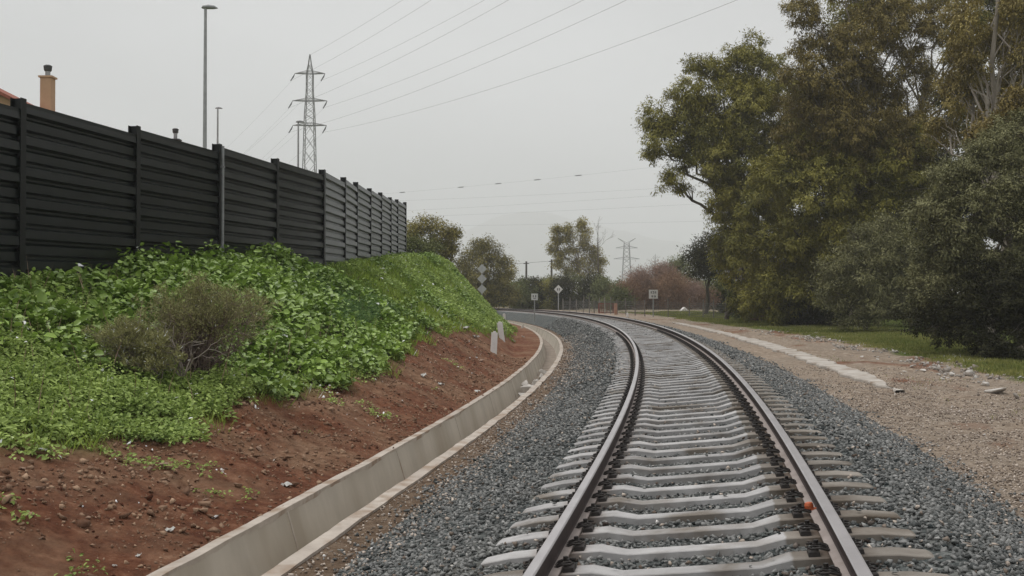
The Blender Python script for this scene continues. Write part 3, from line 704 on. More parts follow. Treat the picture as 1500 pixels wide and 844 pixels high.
build_lamp(437, 180, 62, 0.10, 0.36, 'short street lamp standing tight against the lattice pylon')
# ------------------------------------------------------------------ pylons and wires
M_pyl = mat('pylon_steel', (0.22, 0.22, 0.22), (0.32, 0.32, 0.32), 3, 0.6, 0, 0.2)
M_wire = mat('wire_metal', (0.22, 0.22, 0.22), None, rough=0.6)
M_ins = mat('insulator_glass', (0.07, 0.075, 0.075), None, rough=0.35)
def lattice(mb, levels, r=0.05, rb=0.03):
    """levels: (z, half width)"""
    cor = [(-1, -1), (1, -1), (1, 1), (-1, 1)]
    for (sx, sy) in cor:
        mb.tube([(sx*w, sy*w, z) for z, w in levels], r, 4)
    for (z0, w0), (z1, w1) in zip(levels[:-1], levels[1:]):
        for k in range(4):
            a, b = cor[k], cor[(k+1) % 4]
            mb.tube([(a[0]*w0, a[1]*w0, z0), (b[0]*w1, b[1]*w1, z1)], rb, 4); mb.tube([(b[0]*w0, b[1]*w0, z0), (a[0]*w1, a[1]*w1, z1)], rb, 4)
PYL = at(454, 80, 130.0)
ARMS = []
def build_pylon():
    zb = 1.5; top = PYL[2]; root = empty('power_pylon', (PYL[0], 130.0, zb), 'grey lattice power pylon with three crossarms rising behind the noise barrier', 'pylon', rz=0.0)
    zs = [at(454, y, 130.0)[2] for y in (108, 148, 184)]
    mb = MB(); lv = [(0, 1.05)]
    z = 0
    while z < zs[2]-zb-1: z += 1.75; lv.append((z, 1.05-0.024*z))
    for k in range(9):
        z2 = zs[2]-zb-1+ (zs[0]-zs[2]+1)*(k+1)/9+0.0
        if z2 > lv[-1][0]+0.5: lv.append((z2, max(0.36, 0.68-0.05*(k+1))))
    lv += [(top-zb-1.1, 0.16), (top-zb, 0.03)]
    lattice(mb, lv, 0.048, 0.022); mb.build('lattice_mast', M_pyl, root)
    for z, hl, tilt in zip(zs, (1.75, 2.0, 1.95), (0, 0, 0)):
        mb = MB(); zz = z-zb
        for sy in (-0.3, 0.3):
            mb.tube([(-hl, 0, zz+0.02), (-0.45, sy, zz), (0.45, sy, zz), (hl, 0, zz+0.02)], 0.048, 4)
            mb.tube([(-hl, 0, zz+0.02), (-0.4, sy, zz+0.28), (0.4, sy, zz+0.28), (hl, 0, zz+0.02)], 0.032, 4)
        mb.build('crossarm', M_pyl, root)
        for sx in (-1, 1):
            mb = MB(); P = [(sx*hl, 0, zz), (sx*hl+(-0.12), -0.25, zz-0.42), (sx*hl-0.35, -0.6, zz-0.95)]
            mb.tube(P, [0.03, 0.085, 0.05], 8); mb.build('insulator', M_ins, root)
            ARMS.append((sx, z, np.array([PYL[0]+sx*hl-(0.2), 129.5, z-0.85])))
build_pylon()
def wire(name, P, r, label, group):
    mb = MB(); mb.tube(P, r, 5); o = mb.build(name, M_wire)
    return tag(o, label, 'power line', group)
def build_wires():
    D = unit(np.array([0.585, -1.0, 0]))
    lvl = ['top', 'middle', 'lowest']
    ends = {(-1, 0): 632, (1, 0): 710, (-1, 1): 745, (1, 1): 855, (-1, 2): 918, (1, 2): 1080}
    zs = sorted({round(a[1], 3) for a in ARMS}, reverse=True)
    def run(p0, pxe, label):
        r = ray(pxe, 0.0)
        # parameter where the horizontal track of the wire meets the pixel column
        t = (r[0]*p0[1]-p0[0])/(D[0]-r[0]*D[1]); Yc = p0[1]+D[1]*t; zc = CAM_H+r[2]*Yc
        b = 0.0007; a = (zc-p0[2])/t - b*t
        T = np.linspace(0, t*1.45, 60); P = p0[None]+D[None]*T[:, None]; P[:, 2] = p0[2]+a*T+b*T*T
        return wire('power_line', P, 0.011, label, 'power lines crossing over the track')
    run(np.array([PYL[0], 130.0, PYL[2]-0.05]), 590, 'earth wire from the very tip of the lattice pylon rising overhead')
    for sx, z, p in ARMS:
        k = zs.index(round(z, 3))
        run(p, ends[(sx, k)], 'overhead wire rising from the %s end of the %s crossarm of the pylon' % ('house-side' if sx < 0 else 'track-side', lvl[k]))
    # going away behind the houses
    for sx, z, p in ARMS:
        k = zs.index(round(z, 3))
        e = np.array([-112.0+sx*1.9, 300.0, p[2]-2.0]); T = np.linspace(0, 1, 40)[:, None]
        P = p+(e-p)*T; P[:, 2] -= (4*6.5*T*(1-T))[:, 0]
        wire('power_line', P, 0.007, 'faint wire sagging away behind the barrier from the %s end of the %s crossarm' % ('house-side' if sx < 0 else 'track-side', lvl[k]), 'power lines going away behind the barrier')
    # far lines across the valley
    for i, (ya, yb, pxa, pxb) in enumerate(((281, 247, 600, 940), (294, 276, 590, 965), (309, 286, 590, 970), (318, 300, 590, 1000), (331, 324, 600, 1030))):
        A = at(pxa, ya, 380.0); B = at(pxb, yb, 330.0)
        A2 = A-(B-A)*0.6; B2 = B+(B-A)*0.6
        P = A2+(B2-A2)*np.linspace(0, 1, 40)[:, None]; q = np.linspace(-1, 1, 40); P[:, 2] += (q*q-0.2)*1.2
        o = wire('power_line', P, 0.017, ['topmost faint far wire, dotted with small sleeves, above the distant trees', 'second faint far wire from the top above the distant trees', 'third faint far wire from the top above the distant trees', 'fourth faint far wire from the top above the distant trees', 'lowest faint far wire strung above the distant trees'][i], 'distant wires across the valley')
        if i == 0:
            for f in (0.28, 0.385, 0.47, 0.56, 0.64):
                c = P[int(f*39)]; c2 = P[int(f*39)+1]; m_ = MB(); u_ = unit(c2-c); m_.tube([c-u_*1.3, c-u_*0.6, c+u_*0.6, c+u_*1.3], [0.08, 0.18, 0.18, 0.08], 6); m_.build('marker_sleeve', M_wire, o)
build_wires()
def build_far_pylon():
    Y = 620.0; t = at(918, 349, Y); zb = 0.0; root = empty('power_pylon', (t[0], Y, zb), 'distant hazy pylon with a V-shaped top beyond the pinkish bare shrubs', 'pylon')
    H = t[2]; u = Y/FPX
    mb = MB(); lv = [(0, 3.2)] + [(H*f, 3.2-2.0*f) for f in (0.15, 0.3, 0.42, 0.52, 0.61, 0.69, 0.76, 0.82, 0.88, 0.93)]
    lattice(mb, lv, 0.15, 0.075); mb.build('lattice_mast', M_pyl, root)
    mb = MB()
    for sx in (-1, 1):
        mb.tube([(sx*1.2, 0, H*0.93), (sx*13*u, 0, H)], 0.15, 4); mb.tube([(0, 0, H*0.93), (sx*13*u, 0, H)], 0.10, 4)
    mb.build('crossarm', M_pyl, root)
    for py_, hw in ((362, 16), (378, 19)):
        z = at(918, py_, Y)[2]; mb = MB(); mb.tube([(-hw*u, 0, z-0.5), (-1.3, 0, z+0.5), (1.3, 0, z+0.5), (hw*u, 0, z-0.5)], 0.16, 4); mb.tube([(-hw*u, 0, z-0.5), (0, 0, z-0.6), (hw*u, 0, z-0.5)], 0.11, 4); mb.build('crossarm', M_pyl, root)
build_far_pylon()
def build_poles():
    M = mat('dark_pole', (0.05, 0.045, 0.04), (0.09, 0.08, 0.07), 3, 0.8); tops = []
    for px, py_, lab in ((771, 383, 'dark telegraph pole, the one nearer the grassy bank, above the hedge'), (808, 380, 'dark telegraph pole close beside the tall pale yellowish tree')):
        t = at(px, py_, 175.0); zb = 0.3; root = empty('telegraph_pole', (t[0], 175.0, zb), lab, 'telegraph pole', 'telegraph poles above the hedge')
        mb = MB(); mb.tube([(0, 0, 0), (0, 0, t[2]-zb)], [0.19, 0.14], 8); mb.build('pole', M, root)
        mb = MB(); mb.box((0, 0, t[2]-zb-0.35), (0.9, 0.1, 0.1)); mb.build('crossbar', M, root); tops.append(t)
    A, B = tops; A = A-(B-A)*1.6
    T = np.linspace(0, 1, 30)[:, None]; P = A+(B-A)*T; P[:, 2] -= 0.25
    wire('telephone_wire', P, 0.025, 'thin dark wire strung between the two telegraph poles above the hedge', 'telephone wires')
build_poles()
# ------------------------------------------------------------------ signs and markers
M_white = mat('sign_white', (0.62, 0.61, 0.59), (0.74, 0.73, 0.71), 3, 0.5)
M_black = mat('sign_black', (0.05, 0.05, 0.05), None, rough=0.5)
M_spole = mat('sign_pole', (0.30, 0.30, 0.30), (0.42, 0.42, 0.41), 4, 0.5, 0, 0.3)
M_gback = mat('sign_grey', (0.46, 0.46, 0.46), (0.56, 0.56, 0.56), 4, 0.5, 0, 0.1)
def plate(mb, c, w, h, diamond=False, th=0.03, rr=0.0):
    mb.box(c, (w, th, h), roty(math.pi/4) if diamond else None)
def build_sign(px, pyc, base, size_px, label, diamond=False, marks=(), pole_r=0.045):
    Y = base[1]; c = at(px, pyc, Y); u = Y/FPX; s = size_px*u
    zb = base[2]; root = empty('railway_sign', (c[0], Y, zb), label, 'sign')
    mb = MB(); mb.tube([(0, 0.05, -0.3), (0, 0.05, c[2]-zb+0.1)], pole_r, 8); mb.build('pole', M_spole, root)
    mb = MB(); plate(mb, (0, 0, c[2]-zb), s if not diamond else s*0.72, s if not diamond else s*0.72, diamond); b = mb.build('sign_plate', M_white, root)
    for (mx, mz, w, h) in marks:
        mb = MB(); mb.box((mx*s, -0.02, c[2]-zb+mz*s), (w*s, 0.008, h*s)); mb.build('mark', M_black, b)
    return root
b1 = hit(957, 464)
two = [(-0.24, 0.2, 0.09, 0.26), (0.0, 0.29, 0.2, 0.07), (0.0, 0.11, 0.2, 0.07), (0.07, 0.2, 0.07, 0.2), (0.27, 0.2, 0.09, 0.26), (-0.12, -0.2, 0.18, 0.09), (-0.12, -0.31, 0.18, 0.07), (0.16, -0.2, 0.2, 0.07), (0.16, -0.32, 0.2, 0.07), (0.24, -0.26, 0.06, 0.16)]
build_sign(957, 431, b1, 13, 'white square sign with two rows of dark marks, beside the pinkish shrubs', False, two)
b2 = hit(783, 471)
build_sign(783, 435, b2, 9.6, 'white square sign on thin pole standing in ballast inside the bend', False, [(-0.2, 0.1, 0.12, 0.34), (0.18, 0.1, 0.12, 0.34), (0, -0.22, 0.4, 0.08)], 0.05)
b3 = hit(818, 456)
build_sign(818, 424, b3, 13.0, 'white diamond sign with dark symbol in front of the hedge', True, [(-0.1, 0, 0.1, 0.26), (0.1, 0.08, 0.12, 0.08), (0.1, -0.08, 0.12, 0.08), (0.14, 0, 0.05, 0.2)], 0.06)
b4 = hit(763, 453.5)
build_sign(763, 440.5, b4, 6.0, 'smallest and farthest white square sign, low before the hedge', False, (), 0.06)
def build_triple():
    Y = 103.0; x = at(706, 408, Y)[0]; zb = float(ground_at(x, Y)[0]); u = Y/FPX
    root = empty('railway_sign', (x, Y, zb), 'grey sign of three diamonds one above another behind the grassy bank', 'sign')
    z = at(706, 388, Y)[2]; mb = MB(); mb.tube([(0, 0.06, -0.3), (0, 0.06, z-zb)], 0.05, 8); mb.build('pole', M_spole, root)
    for py_ in (394, 408.5, 423.5):
        mb = MB(); zc = at(706, py_, Y)[2]-zb; plate(mb, (0, 0, zc), 13.5*u*0.74, 13.5*u*0.74, True); mb.build('diamond', M_gback, root)
build_triple()
M_stake = mat('stake_white', (0.76, 0.73, 0.71), (0.84, 0.82, 0.80), 5, 0.7)
def build_stake(px, pyb, h_px, w_px, lean, label):
    b = hit(px, pyb); u = b[1]/FPX; h = h_px*u; w = w_px*u
    mb = MB(); mb.box((0, 0, h/2-0.1), (w, w*0.5, h+0.2), None, 0.96); mb.box((0, 0, h+0.02), (w*0.35, w*0.3, 0.05))
    o = mb.build('marker_post', M_stake); o.location = tuple(b); o.rotation_euler = (0, lean, 0.2)
    return tag(o, label, 'marker post', 'white marker posts on the bank')
build_stake(723, 517, 29, 9, 0.05, 'white marker post standing lowest on the red earth bank')
build_stake(735, 497.5, 24, 8, -0.14, 'leaning white marker post behind the upright one on the bank')
build_stake(738.5, 472, 12, 4, 0.0, 'tiny far white marker post at the foot of the grassy bank')
def build_rods():
    M = mat('old_rod', (0.25, 0.22, 0.18), (0.33, 0.29, 0.25), 5, 0.8)
    b = hit(741, 498); u = b[1]/FPX
    mb = MB(); P = [(0, 0, -0.1), (0.0, 0, 18*u), (-3*u, 0, 22*u), (-9*u, 0, 24*u)]; mb.tube(P, 0.012, 6); o = mb.build('bent_rod', M); o.location = tuple(b)
    tag(o, 'thin bent rod curving over the leaning white marker post', 'rod')
build_rods()
def build_fence():
    pts = [hit(1062, 468), hit(1020, 466), hit(985, 464.5), hit(945, 463), hit(900, 460.5), hit(860, 458.5), hit(820, 457)]
    pts = [np.array(p) for p in pts]
    dist = np.concatenate([[0], np.cumsum([np.linalg.norm((b-a)[:2]) for a, b in zip(pts[:-1], pts[1:])])])
    ss = np.arange(0, dist[-1], 2.3); Q = np.stack([np.interp(ss, dist, [p[k] for p in pts]) for k in range(3)], 1)
    root = empty('wire_fence', tuple(Q[0]), 'long weathered fence of grey posts and wire mesh before the bare shrubs', 'fence'); off = Q[0]
    M = mat('fence_wood', (0.16, 0.14, 0.12), (0.30, 0.27, 0.24), 3, 0.9, rand=0.25); Mw = mat('fence_wire', (0.13, 0.125, 0.12), (0.2, 0.19, 0.18), 3, 0.7)
    for i, q in enumerate(Q):
        h = 1.25+0.35*random.random(); mb = MB(); l_ = random.uniform(-.06, .06)
        mb.tube([q-off+(0, 0, -0.2), q-off+(l_, 0, h)], 0.05, 6); mb.build('post', M, root)
    for i in range(len(Q)-1):
        a, b = Q[i]-off, Q[i+1]-off; mb = MB()
        for k in range(7): mb.tube([a+(0, 0, 0.12+k*0.17), b+(0, 0, 0.12+k*0.17+random.uniform(-.02, .02))], 0.009, 3, False)
        for k in range(1, 12):
            p = a+(b-a)*k/12; mb.tube([p+(0, 0, 0.05), p+(0, 0, 1.15)], 0.008, 3, False)
        mb.build('wire_mesh', Mw, root)
build_fence()
def build_bits():
    b = hit(902, 461); u = b[1]/FPX; M = mat('orange_post_paint', (0.40, 0.21, 0.14), (0.50, 0.29, 0.21), 4, 0.8)
    mb = MB(); mb.box((0, 0, 8.3*u-0.1), (4.2*u, 3*u, 16.6*u+0.2), None, 0.97); o = mb.build('gate_post', M); o.location = tuple(b); tag(o, 'thick pale orange post standing in the weathered fence', 'gate post')
    b = hit(888, 459.8); u = b[1]/FPX; M = mat('rust_red', (0.20, 0.055, 0.035), (0.30, 0.10, 0.07), 5, 0.85)
    root = empty('barred_gate', tuple(b), 'rusty red barred gate beside the thick orange post', 'gate')
    mb = MB()
    for z in (2, 15): mb.box((0, 0, z*u), (22*u, 0.06, 0.09))
    for x in (-11, 11): mb.box((x*u, 0, 8*u), (0.08, 0.07, 14*u))
    mb.build('gate_frame', M, root); mb = MB()
    for k in range(9): mb.box(((-9+k*2.25)*u, 0, 8.5*u), (0.05, 0.04, 12.6*u))
    mb.build('bars', M, root)
    b = hit(919, 464); u = b[1]/FPX; mb = MB(); mb.box((0, 0, 2.5*u-0.05), (3.2*u, 2.6*u, 5*u+0.1), None, 0.85); mb.tube([(0, 0, 5*u), (0, 0, 5.6*u)], [1.3*u, 0.7*u], 8)
    o = mb.build('marker_stone', M_stake); o.location = tuple(b); tag(o, 'small white marker stone close to the outer rail before the fence', 'marker stone')
    b = hit(1003, 462); b = at(1003, 460, 118.0); u = 118.0/FPX; root = empty('shelter', tuple(b), 'tiny white gabled shelter half hidden behind the fence', 'shelter')
    mb = MB(); w = 5.2*u; mb.box((0, 0.5, 0.1), (2*w*0.9, 1.0, 0.5)); mb.build('wall', mat('shelter_grey', (0.22, 0.21, 0.20), (0.3, 0.29, 0.28), 4, 0.8), root)
    mb = MB(); mb.add([(-w, -0.15, 0.36), (w, -0.15, 0.36), (0, -0.15, 0.36+5.2*u), (-w, 1.1, 0.36), (w, 1.1, 0.36), (0, 1.1, 0.36+5.2*u)], [(0, 1, 2), (3, 5, 4), (0, 2, 5, 3), (1, 4, 5, 2), (0, 3, 4, 1)]); mb.build('roof', M_stake, root)
build_bits()
# ------------------------------------------------------------------ trees
M_bark = mat('bark_grey', (0.085, 0.068, 0.052), (0.17, 0.145, 0.115), 4, 0.9, 0.4, stretch=(1, 1, 0.3))
M_barkp = mat('bark_pale', (0.20, 0.17, 0.135), (0.36, 0.315, 0.265), 3, 0.85, 0.3, stretch=(1, 1, 0.3))
LM = {
 'olive': tint_mat('leaf_olive', [(0.0576, 0.0536, 0.0139), (0.1551, 0.1410, 0.0384), (0.2771, 0.2433, 0.0665), (0.4433, 0.3771, 0.1050)], 0.55, 0.08),
 'green': tint_mat('leaf_green', [(0.0644, 0.0715, 0.0144), (0.1554, 0.1582, 0.0320), (0.2816, 0.2678, 0.0579), (0.4422, 0.3952, 0.0883)], 0.55, 0.08),
 'brown': tint_mat('leaf_brownolive', [(0.0603, 0.0482, 0.0145), (0.1567, 0.1225, 0.0354), (0.2712, 0.2143, 0.0646), (0.4118, 0.3281, 0.1050)], 0.55, 0.08),
 'grey': tint_mat('leaf_greygreen', [(0.0713, 0.0742, 0.0309), (0.1783, 0.1754, 0.0772), (0.2935, 0.2847, 0.1311), (0.4508, 0.4332, 0.2160)], 0.6, 0.08),
 'yellow': tint_mat('leaf_yellow', [(0.0966, 0.0718, 0.0177), (0.2070, 0.1546, 0.0380), (0.3036, 0.2278, 0.0633), (0.4140, 0.3174, 0.1012)], 0.55, 0.08),
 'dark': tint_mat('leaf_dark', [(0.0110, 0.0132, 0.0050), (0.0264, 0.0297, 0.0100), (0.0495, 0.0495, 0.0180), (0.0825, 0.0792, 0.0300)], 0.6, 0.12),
 'hedge': tint_mat('leaf_hedge', [(0.0306, 0.0410, 0.0130), (0.0764, 0.0955, 0.0279), (0.1529, 0.1775, 0.0558), (0.2621, 0.2844, 0.1022)], 0.6, 0.08),
 'pink': tint_mat('twig_pink', [(0.1354, 0.0786, 0.0560), (0.2617, 0.1571, 0.1155), (0.3790, 0.2444, 0.1890), (0.5415, 0.3754, 0.2975)], 0.8, 0.05),
 'rusty': tint_mat('twig_rusty', [(0.1080, 0.0525, 0.0306), (0.2070, 0.1050, 0.0612), (0.3060, 0.1750, 0.1054), (0.4320, 0.2800, 0.1785)], 0.8, 0.05),
}
def crown_leaves(clumps, leaf_l, leaf_w, LAI, droop, base_t, gap=0.35, sprays=22, shell=0.45, spread=0.42):
    Ps, Ds, Ns, Ls, Ws, Ts = [], [], [], [], [], []
    for (c, r) in clumps:
        rr = np.array(r)*1.04; ct = rng.normal(0, 0.07)
        small = rr[0]*FPX/c[1] < 22; M = 11 if small else 20
        o = rand_unit(M*2); o = o[fbm(o[:, 0]*1.7+c[0]*2.1, o[:, 2]*1.7+o[:, 1]*1.3+c[2]*1.7, 13, 3) > gap-0.05][:M]
        if len(o) < 4: o = rand_unit(8)
        cc = c + o*rr*rng.uniform(0.45, 0.92, (len(o), 1)); n0 = LAI*2.3*math.pi*rr[0]*rr[2]/(leaf_l*leaf_w*0.55)/len(o)
        for q, oo in zip(cc, o):
            sr = rr*(rng.uniform(0.5, 0.95) if small else rng.uniform(0.27, 0.50))*np.array([1, 1, 0.85]); n = max(20, int(n0*rng.uniform(0.7, 1.2))); stt = rng.normal(0, 0.10)
            ns = max(4, n//sprays); v = rand_unit(ns); v[:, 2] = v[:, 2]*0.9+0.12; sp = q + v*sr*(rng.random((ns, 1))**0.40)*rng.uniform(0.75, 1.25, (ns, 1))
            m = ns*sprays; vv = np.repeat(v, sprays, 0)
            P = np.repeat(sp, sprays, 0) + rng.normal(size=(m, 3))*spread*leaf_l*(2.6 if small else 1.7)*np.array([1, 1, 0.8])
            D = unit(rand_unit(m)*0.65 + vv*0.65 + oo*0.2 + np.array([0, 0, -droop]))
            Nn = unit(rand_unit(m)*0.38 + np.array([0, 0, 0.6]) + vv*0.85 + oo*0.25)
            Ps.append(P); Ds.append(D); Ns.append(Nn)
            Ls.append(leaf_l*rng.uniform(0.6, 1.25, m)); Ws.append(leaf_w*rng.uniform(0.7, 1.25, m))
            Ts.append(base_t + ct + stt + np.repeat(rng.normal(0, 0.07, ns), sprays) + rng.normal(0, 0.09, m))
    return [np.concatenate(a) for a in (Ps, Ds, Ns, Ls, Ws, Ts)]
def limb(mb, a, b, r0, r1, wob=0.08, n=7, k=6):
    T = np.linspace(0, 1, n)[:, None]; L_ = np.linalg.norm(b-a)
    P = a + (b-a)*T; P[:, 2] += (np.sin(T*math.pi)*L_*0.10)[:, 0]
    P[1:-1] += rng.normal(size=(n-2, 3))*L_*wob*0.5
    mb.tube(P, np.linspace(r0, r1, n), k); return P
def tree(name, label, cat, base, clumps_px, leaf='green', leaf_l=0.22, leaf_w=0.075, LAI=2.3, droop=0.5, base_t=0.45, bark=None, r0=0.28, group=None,
         lean=(0, 0), twigs=5, gap=0.35, shell=0.45, flat=0.9, trunk_top=None, crown_name='crown', spread=0.42, fork=True):
    """base: world point; clumps_px: (px, py, depth, radius in photo px)"""
    cl = []
    for t in clumps_px:
        px, py, Y, rp = t[:4]; Y = Y*ZS; r = rp*Y/FPX; c = at(px, py, Y); cl.append((c, (r, r, r*flat)))
    cen = np.mean([c for c, _ in cl], 0); top = max(c[2] for c, _ in cl)
    root = empty(name, tuple(base), label, cat, group); off = np.array(base, float)
    mb = MB(); tt = np.array(trunk_top, float) if trunk_top is not None else np.array([cen[0], cen[1], base[2]+0.72*(top-base[2])])
    n = 9; T = np.linspace(0, 1, n)[:, None]; TP = off + (tt-off)*T; TP[1:-1] += rng.normal(size=(n-2, 3))*np.array([1, 1, 0])*np.linalg.norm(tt-off)*0.018
    TP[0, 2] -= 0.3
    mb.tube(TP-off, np.linspace(r0, r0*0.3, n), 8)
    for (c, r) in cl:
        hgt = np.clip((c[2]-base[2])/(tt[2]-base[2])*0.75-0.15, 0.12, 0.95); i = hgt*(n-1); a = TP[int(i)] + (TP[min(int(i)+1, n-1)]-TP[int(i)])*(i % 1)
        rb = max(0.025, r0*(1-0.65*hgt)*0.42)
        P = limb(mb, a-off, c-off, rb, rb*0.35)
        for k in range(twigs):
            e = c + rand_unit(1)[0]*np.array(r)*rng.uniform(0.6, 1.0); j = rng.integers(3, 7)
            Q = limb(mb, P[j], e-off, rb*0.38, 0.008, 0.12, 5, 4)
            e2 = e + rand_unit(1)[0]*np.array(r)*0.5; limb(mb, Q[2], e2-off, rb*0.18, 0.006, 0.12, 4, 3)
    mb.build('trunk', bark or M_bark, root)
    A = crown_leaves(cl, leaf_l, leaf_w, LAI, droop, base_t, gap, 22, shell, spread)
    A[0] = A[0]-off
    link(crown_name, leaf_mesh(crown_name, *A), LM[leaf], root)
    return root
ZS = 1.0
def gp(px, Y, dz=0.0):
    Y = Y*ZS
    p = at(px, 440, Y); return np.array([p[0], Y, float(ground_at(p[0], Y)[0])+dz])
def build_right_trees():
    global ZS
    ZS = 1.0
    tree('tree', 'tall olive tree standing furthest back behind the brownish tree', 'tree', gp(1290, 84), [(1150+50*i+random.uniform(-15, 15), y+random.uniform(-15, 15), 84+random.uniform(-2, 2), random.uniform(40, 54)) for i in range(9) for y in (-20, 60, 140, 215, 290) if not (i < 2 and y < 100) and not (i in (3, 4) and y in (60, 140))],
        'green', 0.26, 0.10, 2.0, 0.5, 0.40, M_bark, 0.4, 'big trees beside the track', gap=0.36, twigs=3)
    ZS = 1.20
    tree('tree', 'broad green tree whose long bough reaches farthest out over the track', 'tree', gp(1105, 64), [
        (972, 172, 62, 32), (1003, 140, 62, 30), (1037, 112, 63, 34), (1080, 105, 63, 40), (958, 215, 61, 24), (985, 268, 61, 24), (1012, 215, 62, 40), (1000, 180, 62, 32), (1055, 170, 62, 48),
        (1118, 115, 63, 46), (1108, 195, 62, 55), (1052, 238, 61, 40), (1088, 288, 61, 48), (1075, 345, 61, 40), (1095, 395, 61, 42), (1128, 335, 61, 44), (1130, 260, 61, 46), (968, 195, 62, 20), (1020, 150, 62, 26), (1105, 75, 64, 26), (1085, 150, 62, 46), (1040, 200, 62, 44), (1080, 240, 61, 48), (1150, 170, 62, 44), (1068, 300, 61, 34), (1095, 440, 61, 34), (1060, 380, 61, 22)],
        'green', 0.21, 0.075, 2.5, 0.55, 0.46, M_bark, 0.42, 'big trees beside the track', gap=0.36)
    ZS = 1.15
    tree('tree', 'tallest brownish tree with open crown and pale boughs, top cut by the photo edge', 'tree', gp(1250, 60), [(1210, 110, 56, 44), (1255, 60, 56, 40), (1310, 30, 57, 40), (1345, 110, 57, 30), (1220, 170, 56, 44), (1300, 130, 57, 34), (1170, 110, 56, 30), (1385, 40, 57, 34), (1250, 190, 56, 44), (1330, 220, 56, 40),
        (1182, 15, 57, 36), (1225, 62, 57, 44), (1180, 70, 57, 26), (1275, 15, 58, 46), (1240, 125, 57, 50), (1322, 75, 58, 34), (1178, 155, 57, 42), (1290, 185, 57, 46), (1345, 25, 59, 40), (1330, 165, 58, 36), (1205, 205, 57, 46), (1265, 240, 57, 44), (1220, -35, 58, 48), (1300, -45, 59, 50), (1160, 205, 57, 30), (1275, 95, 58, 26)],
        'brown', 0.19, 0.062, 1.9, 0.6, 0.48, M_barkp, 0.40, 'big trees beside the track', gap=0.42, twigs=7)
    ZS = 1.10
    tree('tree', 'tall tree with a pale forked trunk showing high at the right edge', 'tree', gp(1452, 44.6), [
        (1415, 15, 46, 30), (1485, 25, 47, 34), (1492, 105, 47, 34), (1400, 75, 47, 26), (1410, 140, 47, 34), (1455, 165, 48, 30), (1460, -45, 47, 50), (1540, 60, 47, 60), (1540, 170, 47, 60), (1375, 190, 48, 30), (1440, 60, 47, 30), (1475, 75, 47, 30), (1420, 110, 47, 30), (1470, 135, 47, 34), (1395, 125, 48, 28), (1500, 60, 47, 30), (1490, 20, 44.6, 26), (1425, 95, 44.6, 22), (1495, 90, 44.6, 26), (1415, 45, 44.8, 24)],
        'brown', 0.18, 0.06, 1.9, 0.6, 0.55, M_barkp, 0.23, 'big trees beside the track', gap=0.36, twigs=5, trunk_top=at(1464, -40, 49.4))
    ZS = 1.04
    tree('tree', 'yellowish leafy tree close above the grey green bushy tree', 'tree', gp(1500, 42), [(1470, 175, 40, 30), (1500, 150, 40, 30), (1440, 195, 41, 22), (1495, 215, 40, 34), (1545, 190, 40, 50)],
        'yellow', 0.16, 0.06, 2.2, 0.5, 0.38, M_bark, 0.2, 'big trees beside the track')
    ZS = 1.24
    tree('tree', 'dense olive tree filling the middle of the wood behind the grass', 'tree', gp(1190, 56), [
        (1150, 250, 53, 46), (1205, 285, 52, 56), (1265, 275, 52, 52), (1170, 345, 53, 56), (1145, 415, 54, 46), (1322, 245, 52, 48), (1235, 215, 53, 46), (1225, 350, 52, 50), (1290, 330, 52, 48), (1118, 300, 55, 40), (1185, 420, 53, 46), (1140, 455, 54, 30), (1185, 225, 53, 36), (1280, 215, 53, 40), (1350, 290, 52, 44), (1105, 365, 55, 34), (1340, 205, 53, 34), (1240, 410, 52, 44), (1110, 435, 55, 30), (1300, 390, 52, 44)],
        'green', 0.19, 0.07, 2.5, 0.5, 0.44, M_bark, 0.34, 'big trees beside the track', gap=0.30)
    ZS = 1.15
    tree('tree', 'grey green bushy tree whose slanting crown leans in from the right edge', 'tree', gp(1500, 36.5), [
        (1495, 190, 34, 44), (1462, 215, 34, 40), (1428, 243, 34, 38), (1395, 272, 34, 38), (1478, 265, 33.5, 54), (1366, 308, 34, 38), (1425, 315, 33.5, 54), (1480, 350, 33.5, 60), (1385, 360, 34, 48), (1440, 400, 33.8, 54), (1372, 415, 34.2, 42), (1500, 430, 33.5, 56), (1545, 300, 34, 70), (1560, 420, 34, 70), (1410, 455, 35.5, 40)],
        'grey', 0.115, 0.042, 2.6, 0.25, 0.42, M_bark, 0.26, 'big trees beside the track', gap=0.28, spread=0.5, trunk_top=at(1475, 330, 42.0))
    ZS = 1.18
    tree('shrub', 'pale olive shrub with spiky sprays standing at the back of the grass strip', 'shrub', gp(1268, 50), [
        (1262, 355, 49, 30), (1298, 345, 49, 30), (1235, 385, 49, 30), (1275, 400, 48.5, 38), (1228, 430, 49, 32), (1308, 400, 49, 36), (1285, 446, 48.6, 36), (1330, 440, 48.6, 34), (1248, 462, 49, 26), (1335, 372, 49, 26), (1215, 408, 49.5, 18)],
        'grey', 0.17, 0.05, 2.4, 0.1, 0.40, M_bark, 0.14, 'shrubs at the foot of the wood', gap=0.36, spread=0.55)
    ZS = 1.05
    tree('shrub', 'near-black leaf mass added as the shaded lower half of the leaning grey green tree', 'shrub', gp(1440, 36.5), [(1400, 440, 36.4, 40), (1445, 450, 35.6, 44), (1500, 450, 35, 50), (1362, 462, 37.5, 32), (1480, 410, 35.4, 44), (1425, 490, 35.8, 28), (1480, 505, 34.6, 32), (1545, 480, 34, 60), (1348, 478, 38.5, 20), (1385, 485, 36.8, 24), (1440, 412, 36, 34), (1455, 512, 34.8, 22), (1505, 530, 33.5, 24)],  # added leaf mass: shade of the leaning tree's lower crown put into leaf colour
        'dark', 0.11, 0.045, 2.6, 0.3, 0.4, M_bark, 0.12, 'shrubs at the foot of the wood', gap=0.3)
    ZS = 1.22
